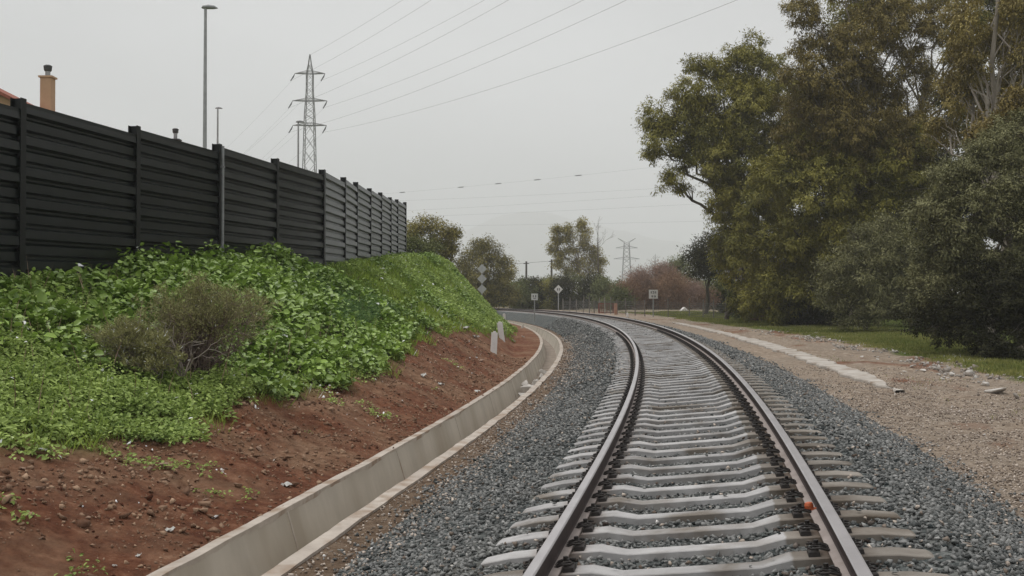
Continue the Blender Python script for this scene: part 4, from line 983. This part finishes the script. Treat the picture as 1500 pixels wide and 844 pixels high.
    tree('shrub', 'dark bush between the dense olive tree and the pale olive shrub', 'shrub', gp(1190, 55), [(1170, 448, 55, 26), (1200, 455, 54, 26), (1215, 470, 53.5, 16), (1150, 462, 56, 18), (1235, 478, 52, 12), (1180, 473, 54.5, 14)],
        'dark', 0.14, 0.055, 2.6, 0.3, 0.5, M_bark, 0.1, 'shrubs at the foot of the wood', gap=0.3)
    ZS = 1.15
    tree('shrub', 'small brown leaved bush on the grass edge before the olive tree', 'shrub', gp(1115, 66), [(1112, 455, 66, 16), (1128, 462, 66, 13), (1100, 463, 66, 10), (1120, 446, 66, 9)],
        'rusty', 0.15, 0.05, 2.0, 0.1, 0.62, M_bark, 0.06, 'shrubs at the foot of the wood', twigs=6)
    # thick undergrowth further in
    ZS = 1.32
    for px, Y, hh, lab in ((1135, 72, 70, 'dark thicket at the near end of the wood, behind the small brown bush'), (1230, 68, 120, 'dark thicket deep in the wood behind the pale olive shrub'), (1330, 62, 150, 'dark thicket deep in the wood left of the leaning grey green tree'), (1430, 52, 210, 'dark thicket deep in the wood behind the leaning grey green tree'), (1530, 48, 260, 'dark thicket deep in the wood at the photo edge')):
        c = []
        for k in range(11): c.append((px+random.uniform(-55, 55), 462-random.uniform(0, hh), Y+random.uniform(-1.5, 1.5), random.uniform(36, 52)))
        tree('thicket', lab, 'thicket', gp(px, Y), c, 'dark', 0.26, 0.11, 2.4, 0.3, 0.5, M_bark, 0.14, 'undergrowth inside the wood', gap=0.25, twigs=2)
    ZS = 1.00
    tree('tree', 'small dark round topped tree on a bare stem where the wood ends', 'tree', gp(1034, 95), [(1034, 362, 94, 20), (1052, 372, 94, 20), (1020, 378, 94, 16), (1043, 392, 94, 18), (1058, 352, 95, 16), (1024, 394, 94, 13), (1064, 395, 94, 18)],
        'dark', 0.24, 0.09, 2.6, 0.3, 0.62, M_bark, 0.2, gap=0.36)
    tree('tree', 'bare stemmed tree with thin trunk at the edge of the wood', 'tree', gp(1064, 80), [(1070, 400, 79, 18), (1082, 425, 79, 22), (1060, 420, 80, 10), (1090, 455, 79, 14)], 'hedge', 0.22, 0.08, 2.2, 0.4, 0.4, M_bark, 0.18, twigs=6)
build_right_trees()
def build_far_trees():
    tree('tree', 'rounded brown green tree standing just past the end of the barrier', 'tree', gp(628, 92), [(612, 333, 92, 13), (628, 328, 92, 11), (640, 340, 92, 15), (622, 352, 92, 18), (604, 352, 92, 14), (655, 346, 92, 10), (645, 362, 92, 13), (661, 362, 92, 8), (652, 378, 92, 10), (665, 342, 92, 6), (600, 340, 91, 10)],
        'olive', 0.22, 0.085, 2.1, 0.4, 0.5, M_bark, 0.22, 'trees beyond the bend', gap=0.38)
    tree('shrub', 'low dark bush against the end post of the barrier', 'shrub', gp(612, 74), [(604, 356, 74, 12), (618, 362, 74, 14), (632, 364, 74, 10), (600, 368, 74, 10)], 'hedge', 0.16, 0.07, 2.4, 0.3, 0.5, M_bark, 0.1, 'bushes beyond the bend')
    tree('tree', 'big bushy green tree behind the sign of three diamonds', 'tree', gp(712, 138), [(706, 356, 138, 12), (698, 368, 138, 14), (716, 368, 138, 14), (725, 378, 137, 12), (686, 376, 138, 11), (678, 388, 138, 9), (705, 388, 137, 20), (728, 398, 137, 18), (690, 402, 137, 18), (742, 384, 138, 10), (746, 400, 137, 10), (712, 412, 136, 20), (735, 418, 136, 18), (692, 420, 136, 16), (752, 430, 136, 14), (715, 432, 136, 18), (735, 440, 136, 14)],
        'olive', 0.27, 0.11, 2.3, 0.4, 0.40, M_bark, 0.3, 'trees beyond the bend', gap=0.36)
    tree('tree', 'tall sparse yellow green tree with light showing between its boughs', 'tree', gp(858, 165), [(814, 338, 165, 5), (816, 350, 165, 6), (830, 336, 165, 7), (833, 350, 165, 9), (853, 330, 165, 8), (857, 345, 165, 11), (858, 360, 165, 11), (838, 366, 165, 8), (812, 366, 165, 7), (822, 374, 165, 7), (868, 368, 165, 9), (846, 384, 165, 9), (818, 386, 165, 7), (862, 388, 165, 13), (878, 385, 165, 8), (836, 398, 165, 9), (874, 402, 165, 12), (850, 402, 165, 12)],
        'olive', 0.30, 0.12, 1.9, 0.5, 0.56, M_barkp, 0.22, 'trees beyond the bend', gap=0.42, twigs=6)
    hedge = [(763, 425, 20, 'hedge'), (779, 418, 16, 'dark'), (795, 420, 19, 'hedge'), (812, 425, 20, 'green'), (828, 422, 20, 'dark'), (846, 420, 20, 'hedge'), (866, 424, 22, 'dark'), (884, 424, 17, 'hedge'), (899, 430, 15, 'hedge')]
    labs = ['rounded bush at the grassy bank end of the hedge', 'dark bush of the hedge below the first telegraph pole', 'mid green bush of the hedge above the square sign in the ballast', 'paler green bush of the hedge left of the diamond sign', 'dark bush of the hedge right behind the diamond sign', 'bush of the hedge under the sparse yellow green tree', 'broadest dark bush of the hedge, right of the diamond sign', 'bush of the hedge beside the leafless pole-like tree', 'last small bush of the hedge next to the pinkish shrubs']
    for (px, py, r, lf), lab in zip(hedge, labs):
        Y = 150+random.uniform(-5, 8); c = [(px+random.uniform(-r*.45, r*.45), py+random.uniform(-r*0.35, r*0.3), Y+random.uniform(-1, 1), r*0.62) for _ in range(5)] + [(px-r*0.3, py+18, Y, 14), (px+r*0.35, py+20, Y, 14), (px, 448, Y, 12)]
        tree('bush', lab, 'bush', gp(px, Y), c, lf, 0.26, 0.12, 2.4, 0.3, 0.55 if lf != 'dark' else 0.66, M_bark, 0.14, 'bushes of the hedge beyond the bend', gap=0.3, twigs=2)
    pk = [(922, 424, 18, 'rusty', 'brownish twiggy shrub at the hedge end of the bare shrubs'), (944, 412, 20, 'pink', 'pinkish bare shrub above the two row square sign'), (968, 402, 15, 'pink', 'tallest pinkish bare shrub'), (990, 418, 22, 'rusty', 'broad rust brown bare shrub'), (1012, 430, 20, 'pink', 'pinkish bare shrub below the small dark tree'), (965, 430, 20, 'rusty', 'low brown bare shrub behind the fence'), (905, 436, 13, 'hedge', 'low green bush behind the rusty gate'), (1040, 440, 18, 'rusty', 'brown bare shrub between the stems where the wood ends')]
    for px, py, r, lf, lab in pk:
        Y = 138+random.uniform(-5, 5); c = [(px+random.uniform(-r*.5, r*.5), py+random.uniform(-r*0.35, r*0.35), Y+random.uniform(-1, 1), r*0.6) for _ in range(6)] + [(px, 446, Y, 13), (px-8, 444, Y, 11), (px+9, 445, Y, 11)]
        tree('shrub', lab, 'shrub', gp(px, Y), c, lf, 0.42 if lf != 'hedge' else 0.26, 0.05 if lf != 'hedge' else 0.1, (0.62 if lf != 'hedge' else 1.5), -0.3, 0.5, M_bark, 0.1, 'bare shrubs behind the fence', gap=0.40, twigs=12)
    tree('bush', 'small grey green bush rising behind the rust brown shrub', 'bush', gp(990, 150), [(985, 390, 150, 9), (996, 386, 150, 9), (1004, 394, 150, 10), (990, 402, 150, 12), (1008, 404, 150, 10)], 'hedge', 0.26, 0.11, 2.2, 0.3, 0.62, M_bark, 0.12, None)
    # low backdrop of a distant wood
    P = []
    for px in range(560, 1120, 9):
        Y = 205+random.uniform(-8, 8); c = at(px, 447-random.uniform(0, 22), Y); r = random.uniform(1.6, 2.6); P.append((c, (r*1.3, r, r)))
    A = crown_leaves(P, 0.5, 0.25, 2.2, 0.3, 0.6, 0.25)
    tag(link('distant_wood', leaf_mesh('distant_wood', *A), LM['hedge']), kind='stuff')
build_far_trees()
def bare_tree(px, pyt, Y, label, spread=0.28, group=None, m=None):
    b = gp(px, Y); t = at(px, pyt, Y); H = t[2]-b[2]; root = empty('bare_tree', tuple(b), label, 'tree', group); mb = MB()
    def br(p, d, l, r, k):
        n = 4; P = [p]
        for i in range(n):
            d = unit(d+rng.normal(size=3)*0.10); P.append(P[-1]+d*l/n)
        mb.tube(P, np.linspace(r, r*0.6, n+1), 5 if k > 2 else 3)
        if k == 0: return
        for _ in range(3 if k > 1 else 4):
            q = P[rng.integers(2, n+1)]; br(q, unit(d*0.9+rand_unit(1)[0]*spread*2+np.array([0, 0, 0.15])), l*rng.uniform(0.5, 0.7), r*0.55, k-1)
    P = [np.zeros(3), np.array([0.05, 0, H*0.35]), np.array([-0.05, 0, H*0.7]), np.array([0, 0, H])]
    mb.tube(P, [0.17, 0.13, 0.075, 0.012], 6)
    for f in np.linspace(0.3, 0.92, 11):
        q = np.array([0, 0, H*f]); br(q, unit(np.array([rng.normal(), rng.normal(), 1.1])), H*0.30*(1.15-f), 0.055*(1.2-f), 2)
    mb.build('trunk', m or M_bark, root)
bare_tree(876, 322, 160, 'slim leafless tree standing right of the sparse yellow green tree')
bare_tree(960, 372, 150, 'leafless tree with fine twigs above the pinkish shrubs', 0.45)
# pale dead boughs showing through the big trees are part of their trunks
# ------------------------------------------------------------------ weeds, grass and shrubs on the left bank
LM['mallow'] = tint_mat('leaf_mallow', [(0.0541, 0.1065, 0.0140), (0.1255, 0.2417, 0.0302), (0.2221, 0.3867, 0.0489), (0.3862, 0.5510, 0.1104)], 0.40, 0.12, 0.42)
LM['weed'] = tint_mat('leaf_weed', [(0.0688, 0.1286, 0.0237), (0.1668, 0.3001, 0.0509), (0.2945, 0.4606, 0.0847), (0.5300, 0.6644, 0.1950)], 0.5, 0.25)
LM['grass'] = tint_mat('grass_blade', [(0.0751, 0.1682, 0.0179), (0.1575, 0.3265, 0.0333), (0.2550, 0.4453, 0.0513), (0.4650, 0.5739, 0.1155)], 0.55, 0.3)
LM['verge'] = tint_mat('verge_blade', [(0.085, 0.125, 0.018), (0.175, 0.24, 0.036), (0.26, 0.31, 0.058), (0.42, 0.40, 0.14)], 0.55, 0.25)
LM['fern'] = tint_mat('leaf_feathery', [(0.0343, 0.0936, 0.0257), (0.0780, 0.1794, 0.0486), (0.1326, 0.2574, 0.0786), (0.2028, 0.3276, 0.1144)], 0.5, 0.25)
LM['scrub'] = tint_mat('leaf_scrub', [(0.0838, 0.0885, 0.0343), (0.1875, 0.1948, 0.0751), (0.3198, 0.3207, 0.1331), (0.4853, 0.4646, 0.2134)], 0.65, 0.15)
def slope_frame(s, d):
    x, y = to_xy(s, d); z = ground_z(s, d); return np.stack([x, y, z], 1)
def veg_edge(s): return np.interp(s, VEG_S, VEG_D)
def plants(name, s, d, H, R, nleaf, L_, W_, leaf, base_t, broad=True, up=0.8, kind='stuff', dome=True, label=None):
    B = slope_frame(s, d); n = len(s)
    idx = np.repeat(np.arange(n), nleaf); m = len(idx)
    a = rng.uniform(0, 2*math.pi, m); u = np.sqrt(rng.random(m)); hz = rng.random(m)**0.6
    r = R[idx]*u; z = H[idx]*(0.15+0.85*hz)*np.sqrt(np.clip(1-0.75*u*u, 0, 1))
    rad = np.stack([np.cos(a), np.sin(a), 0*a], 1)
    P = B[idx] + rad*r[:, None] + np.stack([0*z, 0*z, z], 1)
    D = unit(rad*0.9 + rand_unit(m)*0.6 + np.array([0, 0, 0.05])); Nn = unit(np.array([0, 0, up]) + rad*0.45 + rand_unit(m)*0.5)
    pt_ = rng.normal(0, 0.10, n)
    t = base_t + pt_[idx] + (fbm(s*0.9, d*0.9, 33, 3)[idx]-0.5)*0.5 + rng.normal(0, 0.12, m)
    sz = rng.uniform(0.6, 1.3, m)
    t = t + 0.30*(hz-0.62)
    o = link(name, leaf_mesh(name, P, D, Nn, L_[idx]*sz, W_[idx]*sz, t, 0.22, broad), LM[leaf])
    return tag(o, kind=kind)
def canopy_h(s, d):
    """height of the big leaved growth near the barrier"""
    e = veg_edge(s)
    h = 0.20 + 0.50*smooth(-6.9, -8.9, d)*smooth(15, 20, s)*(1-smooth(27, 31, s)) + 0.22*smooth(-7.5, -9.5, d)
    h += 0.30*np.exp(-((s-21.5)/2.6)**2-((d+7.4)/1.3)**2)
    return (1.0-0.38*smooth(-8.2, -9.6, d))*h*(0.4+1.2*fbm(s*0.9, d*0.9, 44, 3))
def build_weeds():
    n = 5200; s = rng.uniform(11.5, 30.5, n); d = rng.uniform(-10.35, -5.7, n)
    big = smooth(13.5, 17, s + (-d-7.5)*1.6) ; e = veg_edge(s)
    k = (d < e+0.15+(fbm(s*1.5, d*1.5, 41, 3)-0.5)*0.9) & (rng.random(n) < big*0.98) & (((s+4.4*(-d-6.6)*0) > 0))
    shr = ((s-15.4)/0.9)**2 + ((d+6.95)/0.65)**2 < 1.0
    k &= ~shr
    k &= rng.random(n) < smooth(0.30, 0.46, fbm(s*1.7, d*1.7, 151, 3)); s, d = s[k], d[k]; h = canopy_h(s, d)
    h = h*rng.uniform(0.45, 1.45, len(s)); plants('leafy_weeds', s, d, h, 0.13+0.22*h, 26, rng.uniform(0.06, 0.17, len(s)), rng.uniform(0.05, 0.14, len(s)), 'mallow', 0.46, True, 0.7)
    # lower small leaved weeds over the near part
    n = 15000; s = rng.uniform(7.5, 27, n); d = rng.uniform(-10.3, -5.6, n); e = veg_edge(s)
    k = (d < e+0.1+(fbm(s*1.5, d*1.5, 41, 3)-0.5)*1.2+(fbm(s*4.5, d*4.5, 141, 3)-0.5)*0.9) & (rng.random(n) < np.where(s < 17, 1.0, 0.35)*smooth(0.18, 0.42, fbm(s*1.1, d*1.1, 47, 3)+0.12))
    s, d = s[k], d[k]; h = 0.07+0.16*rng.random(len(s))+0.14*smooth(-7.2, -8.8, d)
    plants('low_weeds', s, d, h, 0.07+0.10*rng.random(len(s)), 16, rng.uniform(0.035, 0.075, len(s)), rng.uniform(0.022, 0.05, len(s)), 'weed', 0.55, True, 0.8)
    # grass tufts and dry stalks among the weeds
    n = 16000; s = rng.uniform(8, 27, n); d = rng.uniform(-10.2, -5.6, n); k = (d < veg_edge(s)+0.25+(fbm(s*3, d*3, 241, 3)-0.5)*1.2) & (fbm(s*0.8, d*0.8, 143, 3) > 0.47); s, d = s[k], d[k]
    grass_field('weed_grass', s, d, 0.08, 0.34, 0.011, 0.62, lean=0.7)
    n = 420; s = rng.uniform(9, 28, n); d = rng.uniform(-10.2, -6.3, n); k = d < veg_edge(s)-0.1; s, d = s[k], d[k]
    grass_field('dry_stalks', s, d, 0.3, 0.8, 0.011, 0.5, 'pink', 0.35)
    # feathery growth where the big leaves stop
    n = 900; s = 26.5+rng.normal(size=n)*1.8; d = -8.3+rng.normal(size=n)*0.75; k = d < veg_edge(s)-0.4; s, d = s[k], d[k]
    plants('feathery_weeds', s, d, 0.30+0.35*rng.random(len(s)), 0.2+0*s, 60, 0.09+0*s, 0.014+0*s, 'fern', 0.45, False, 0.4)
    # the far green slope
    n = 26000; s = 26+69*rng.random(n)**1.25; d = rng.uniform(-13.5, -5.3, n); e = veg_edge(s)
    k = (d < e+0.2+(fbm(s*0.9, d*0.9, 41, 3)-0.5)*1.6); s, d = s[k], d[k]; pn = fbm(s*0.35, d*0.5, 51, 3)
    w = pn > 0.54; dark = (~w) & (pn < 0.38)
    h = 0.12+0.18*rng.random(w.sum()); plants('slope_weeds', s[w], d[w], h, 0.16+0*h, 9, rng.uniform(0.06, 0.12, w.sum()), rng.uniform(0.05, 0.09, w.sum()), 'weed', 0.50, True)
    if dark.any():
        h = 0.10+0.22*rng.random(dark.sum()); plants('slope_mallow', s[dark], d[dark], h, 0.2+0*h, 8, rng.uniform(0.08, 0.13, dark.sum()), rng.uniform(0.07, 0.11, dark.sum()), 'mallow', 0.40, True)
def grass_field(name, s, d, L0, L1, w, base_t, leaf='grass', lean=0.55):
    B = slope_frame(s, d); n = len(s); D = unit(rand_unit(n)*lean+np.array([0, 0, 1.0])); Nn = rand_unit(n)
    t = base_t + (fbm(s*0.8, d*0.8, 65, 3)-0.5)*0.9 + rng.normal(0, 0.14, n)
    o = link(name, leaf_mesh(name, B-np.array([0, 0, 0.02]), D, Nn, rng.uniform(L0, L1, n), w*rng.uniform(0.7, 1.3, n), t, 0.1), LM[leaf]); return tag(o, kind='stuff')
def build_grass():
    n = 110000; s = 24+72*rng.random(n)**1.3; d = rng.uniform(-14, -5.2, n); e = veg_edge(s)
    k = (d < e+0.3+(fbm(s*0.9, d*0.9, 41, 3)-0.5)*1.8); s, d = s[k], d[k]
    grass_field('bank_grass', s, d, 0.10, 0.30, 0.026, 0.54)
    n = 150000; s = 24+86*rng.random(n)**1.2; d = rng.uniform(6.6, 14.5, n)
    k = d > 8.95-1.6*smooth(52, 78, s)+(fbm(s*0.5, d*0.9, 55, 3)-0.5)*1.6 + 0.2*rng.normal(size=n)
    s, d = s[k], d[k]; grass_field('verge_grass', s, d, 0.06, 0.19, 0.024, 0.50, 'verge')
    n = 5200; s = rng.uniform(20, 85, n); d = rng.uniform(5.4, 9.4, n); k = rng.random(n) < smooth(0.55, 0.75, fbm(s*0.9, d*0.9, 19, 3))*0.9
    s, d = s[k], d[k]; grass_field('sparse_grass', s, d, 0.04, 0.13, 0.014, 0.55, 'verge')
    n = 2500; s = rng.uniform(7, 30, n); d = rng.uniform(-6.6, -4.6, n); k = rng.random(n) < smooth(0.66, 0.76, fbm(s*0.9, d*0.9, 119, 3)); s, d = s[k], d[k]
    plants('soil_sprouts', s, d, 0.05+0.05*rng.random(len(s)), 0.06+0*s, 9, 0.04+0*s, 0.028+0*s, 'weed', 0.62, True)
build_grass(); build_weeds()
def twig_shrub(name, label, base, R, H, nst, leaf, nleaf, tw_mat, leaf_lo=0.45, ll=0.035, lw=0.012, base_t=0.45, squash=1.0):
    root = empty(name, tuple(base), label, 'shrub'); mb = MB(); tips = []
    for i in range(nst):
        a = rng.uniform(0, 2*math.pi); el = rng.uniform(0.1, 1.0); o = np.array([math.cos(a)*el, math.sin(a)*el*squash, 0.25+0.9*math.sqrt(max(0, 1-el*el*0.85))])
        e = o*np.array([R, R, H])*rng.uniform(0.55, 1.12); p0 = np.array([math.cos(a), math.sin(a), 0])*0.06*rng.random()
        P = limb(mb, p0, e, rng.uniform(0.008, 0.016), 0.003, 0.16, 7, 4)
        for j in range(9):
            q = P[rng.integers(2, 7)]; e2 = q + unit(unit(e)+rand_unit(1)[0]*1.1)*rng.uniform(0.15, 0.40)*R
            Q = limb(mb, q, e2, 0.004, 0.0018, 0.15, 4, 3)
            for _ in range(3):
                e3 = Q[2] + unit(unit(e)+rand_unit(1)[0]*1.3)*rng.uniform(0.08, 0.20)*R; limb(mb, Q[2], e3, 0.0024, 0.0015, 0.1, 3, 3); tips.append(e3)
            tips.append(e2)
    mb.build('branches', tw_mat, root)
    tips = np.array(tips); w = np.clip(tips[:, 2]/H-leaf_lo, 0.004, 1); w /= w.sum()
    P = tips[rng.choice(len(tips), nleaf, p=w)] + rng.normal(size=(nleaf, 3))*0.035*R
    D = unit(rand_unit(nleaf)+unit(P)*0.8+np.array([0, 0, .3])); t = base_t+rng.normal(0, 0.16, nleaf)
    link('foliage', leaf_mesh('foliage', P, D, rand_unit(nleaf), ll*rng.uniform(.6, 1.4, nleaf), lw*rng.uniform(.7, 1.3, nleaf), t), LM[leaf], root)
    return root
M_twig = mat('twig_brown', (0.12, 0.083, 0.068), (0.23, 0.17, 0.145), 6, 0.9)
M_twigp = mat('twig_grey', (0.21, 0.175, 0.15), (0.33, 0.285, 0.25), 6, 0.9)
def build_shrubs():
    b = hit(288, 556); b[2] -= 0.03
    sh = twig_shrub('shrub', 'brown twiggy half dead shrub with bare grey stems amid the green weeds', b, 0.98, 0.98, 90, 'scrub', 20000, M_twig, 0.48, 0.042, 0.012, 0.52)
    mb = MB()
    o_ = np.array([0.03, -0.85, 0.10])
    for e in ((-0.25, -0.1, 0.75), (0.12, -0.2, 0.6), (0.35, -0.15, 0.5), (-0.05, -0.25, 0.45), (0.55, -0.2, 0.42), (-0.5, -0.1, 0.35)):
        P = limb(mb, o_+np.array([0.05*e[0], 0, 0]), o_+np.array(e), 0.012, 0.004, 0.10, 7, 5)
        for _ in range(4):
            q = P[rng.integers(2, 6)]; limb(mb, q, q+unit(np.array(e)+rand_unit(1)[0]*0.6)*0.28, 0.005, 0.002, 0.1, 5, 4)
    mb.build('bare_stems', M_twigp, sh)
    b = hit(188, 545); twig_shrub('shrub', 'grey green wispy scrub left of the brown twiggy shrub', b, 0.52, 0.50, 28, 'scrub', 8000, M_twigp, 0.15, 0.055, 0.010, 0.66)
    b = hit(225, 560); twig_shrub('shrub', 'low feathery grey green scrub in front of the brown twiggy shrub', b, 0.48, 0.42, 24, 'scrub', 13000, M_twigp, 0.1, 0.055, 0.011, 0.72)
build_shrubs()
# ------------------------------------------------------------------ litter, stones
M_paper = mat('litter_white', (0.50, 0.49, 0.46), (0.62, 0.61, 0.58), 9, 0.7)
M_pink = mat('litter_pink', (0.55, 0.16, 0.18), (0.65, 0.25, 0.26), 9, 0.6)
M_stone = mat('stone_pale', (0.36, 0.31, 0.26), (0.54, 0.48, 0.42), 6, 0.9, 0.4, rand=0.2)
M_stoneb = mat('stone_brown', (0.20, 0.125, 0.085), (0.32, 0.215, 0.155), 6, 0.9, 0.4, rand=0.2)
M_slab = mat('slab_pale', (0.45, 0.42, 0.385), (0.62, 0.585, 0.54), 4, 0.9, 0.4)
def scrap(px, py, w_px, label, m=None, group='scraps of white litter', name='litter_scrap'):
    b = hit(px, py); u = b[1]/FPX; w = w_px*u*0.5; bm = bmesh.new()
    n = 5; g = [[bm.verts.new(((i/(n-1)-.5)*2*w*random.uniform(.8, 1.1), (j/(n-1)-.5)*1.7*w*random.uniform(.8, 1.1), w*random.uniform(0.0, 0.75))) for j in range(n)] for i in range(n)]
    for i in range(n-1):
        for j in range(n-1):
            bm.faces.new((g[i][j], g[i+1][j], g[i+1][j+1], g[i][j+1]))
    me = bpy.data.meshes.new(name); bm.to_mesh(me); bm.free(); o = link(name, me, m or M_paper)
    md = o.modifiers.new('s', 'SOLIDIFY'); md.thickness = 0.004
    o.location = tuple(b+np.array([0, 0, 0.01])); o.rotation_euler = (random.uniform(-.2, .2), random.uniform(-.2, .2), random.uniform(0, 6)); return tag(o, label, 'litter', group)
for px, py, w in ((249, 779, 13), (203, 817, 8), (168, 831, 6), (420, 713, 14), (683, 486, 10), (697, 495, 9), (631, 483, 9), (620, 470, 18), (699, 575, 9), (646, 565, 11), (621, 553, 11), (722, 469, 8)):
    scrap(px, py, w, {249: 'crumpled white paper low on the red earth, nearest the drain end', 420: 'flat white scrap lying on red earth close above the drain', 620: 'largest white plastic scrap caught in the grass of the far slope', 722: 'white scrap in the grass right beside the leaning marker post'}.get(px, 'small white scrap of litter lying on the bank'))
scrap(480, 571, 11, 'pink scrap of litter on red earth below the leafy weeds', M_pink, None)
scrap(99, 581, 10, 'pale yellowish scrap caught among the near weeds', mat('litter_cream', (0.62, 0.60, 0.40), (0.72, 0.70, 0.5), 8, 0.7), None)
def stone(px, py, w_px, label, m, group, h=0.6, name='stone', at_=None):
    b = np.array(at_) if at_ is not None else hit(px, py); u = b[1]/FPX; r = w_px*u*0.5; V, F = rock_variants(1, h, 16)[0] if False else ROCKS[random.randrange(16)]
    me = bpy.data.meshes.new(name); me.from_pydata([tuple(v*np.array([r, r*0.8, r*h*1.3])) for v in V], [], [tuple(f) for f in F]); me.update()
    o = link(name, me, m); md = o.modifiers.new('b', 'BEVEL'); md.width = r*0.16; md.segments = 2
    o.location = tuple(b+np.array([0, 0, r*h*0.35])); o.rotation_euler = (random.uniform(-.3, .3), random.uniform(-.3, .3), random.uniform(0, 6)); return tag(o, label, 'stone', group)
for px, py, w in ((145, 655, 9), (235, 684, 22), (219, 690, 18), (110, 640, 14), (240, 708, 12), (705, 529, 12), (638, 584, 9), (660, 543, 8), (560, 560, 8), (590, 590, 9), (30, 690, 14), (60, 720, 22), (300, 735, 12), (350, 700, 10), (480, 640, 12), (520, 615, 10), (380, 660, 16), (720, 545, 9), (5, 795, 9), (60, 790, 10), (130, 760, 14), (395, 745, 10)):
    stone(px, py, w, {235: 'largest brown stone lying below the near weeds', 60: 'broad flat brown stone near the photo edge on red earth'}.get(px, 'brown stone embedded in the red earth bank'), M_stoneb, 'stones on the red earth bank', 0.5)
for px, py, w in ((763, 481, 13), (752, 500, 9), (766, 494, 8)):
    stone(px, py, w, 'pale stone on bare earth just past the white marker posts' if px != 763 else 'largest pale stone on bare earth past the white marker posts', M_stone, 'pale stones past the marker posts')
def in_drain(s, d, r, label):
    x, y = to_xy(s, d); b = np.array([float(x), float(y), float(ditch_z(s))-0.47]); o = stone(0, 0, 2*r*FPX/b[1], label, M_slab, 'rubble dumped in the drain', 0.8, 'rubble', b); o['category'] = 'rubble'
for s, d, r in ((29.5, -3.72, 0.30), (30.2, -3.70, 0.36), (31.0, -3.8, 0.30), (31.8, -3.72, 0.36), (32.6, -3.7, 0.32), (33.6, -3.75, 0.24), (36, -3.72, 0.30), (38.5, -3.8, 0.26), (28.6, -3.7, 0.2), (30.6, -3.68, 0.3)):
    in_drain(s, d, r, 'chunk of pale rubble lying in the bottom of the concrete drain')
stone(1459, 577, 46, 'large pale broken slab lying on the brown gravel verge', M_slab, None, 0.42, 'rubble')
stone(1443, 566, 22, 'pale lump leaning against the large broken slab', M_slab, None, 0.6, 'rubble')
for px, py, w in ((1338, 538, 16), (1352, 544, 12), (1368, 546, 10), (1325, 545, 9), (1395, 548, 10), (1300, 540, 9), (1285, 527, 10), (1262, 524, 9), (1180, 497, 8), (1170, 500, 6), (1410, 552, 8), (1382, 553, 9), (1312, 553, 8)):
    stone(px, py, w, {1338: 'largest pale stone of the scatter between kerb end and grass'}.get(px, 'pale stone scattered along the edge of the grass verge'), M_slab, 'pale stones along the verge', 0.4)
scrap(1489, 549, 8, 'white scrap under the near-black leaf mass at the photo edge', None, None)
scrap(1498, 555, 10, 'second white scrap at the very edge of the photo under the near-black leaf mass', None, None)
for px, py, w in ((682, 836, 14), (664, 831, 9)):
    stone(px, py, w, 'pale round stone on the ballast near the ends of the sleepers', M_slab, 'pale stones on the ballast', 0.6)
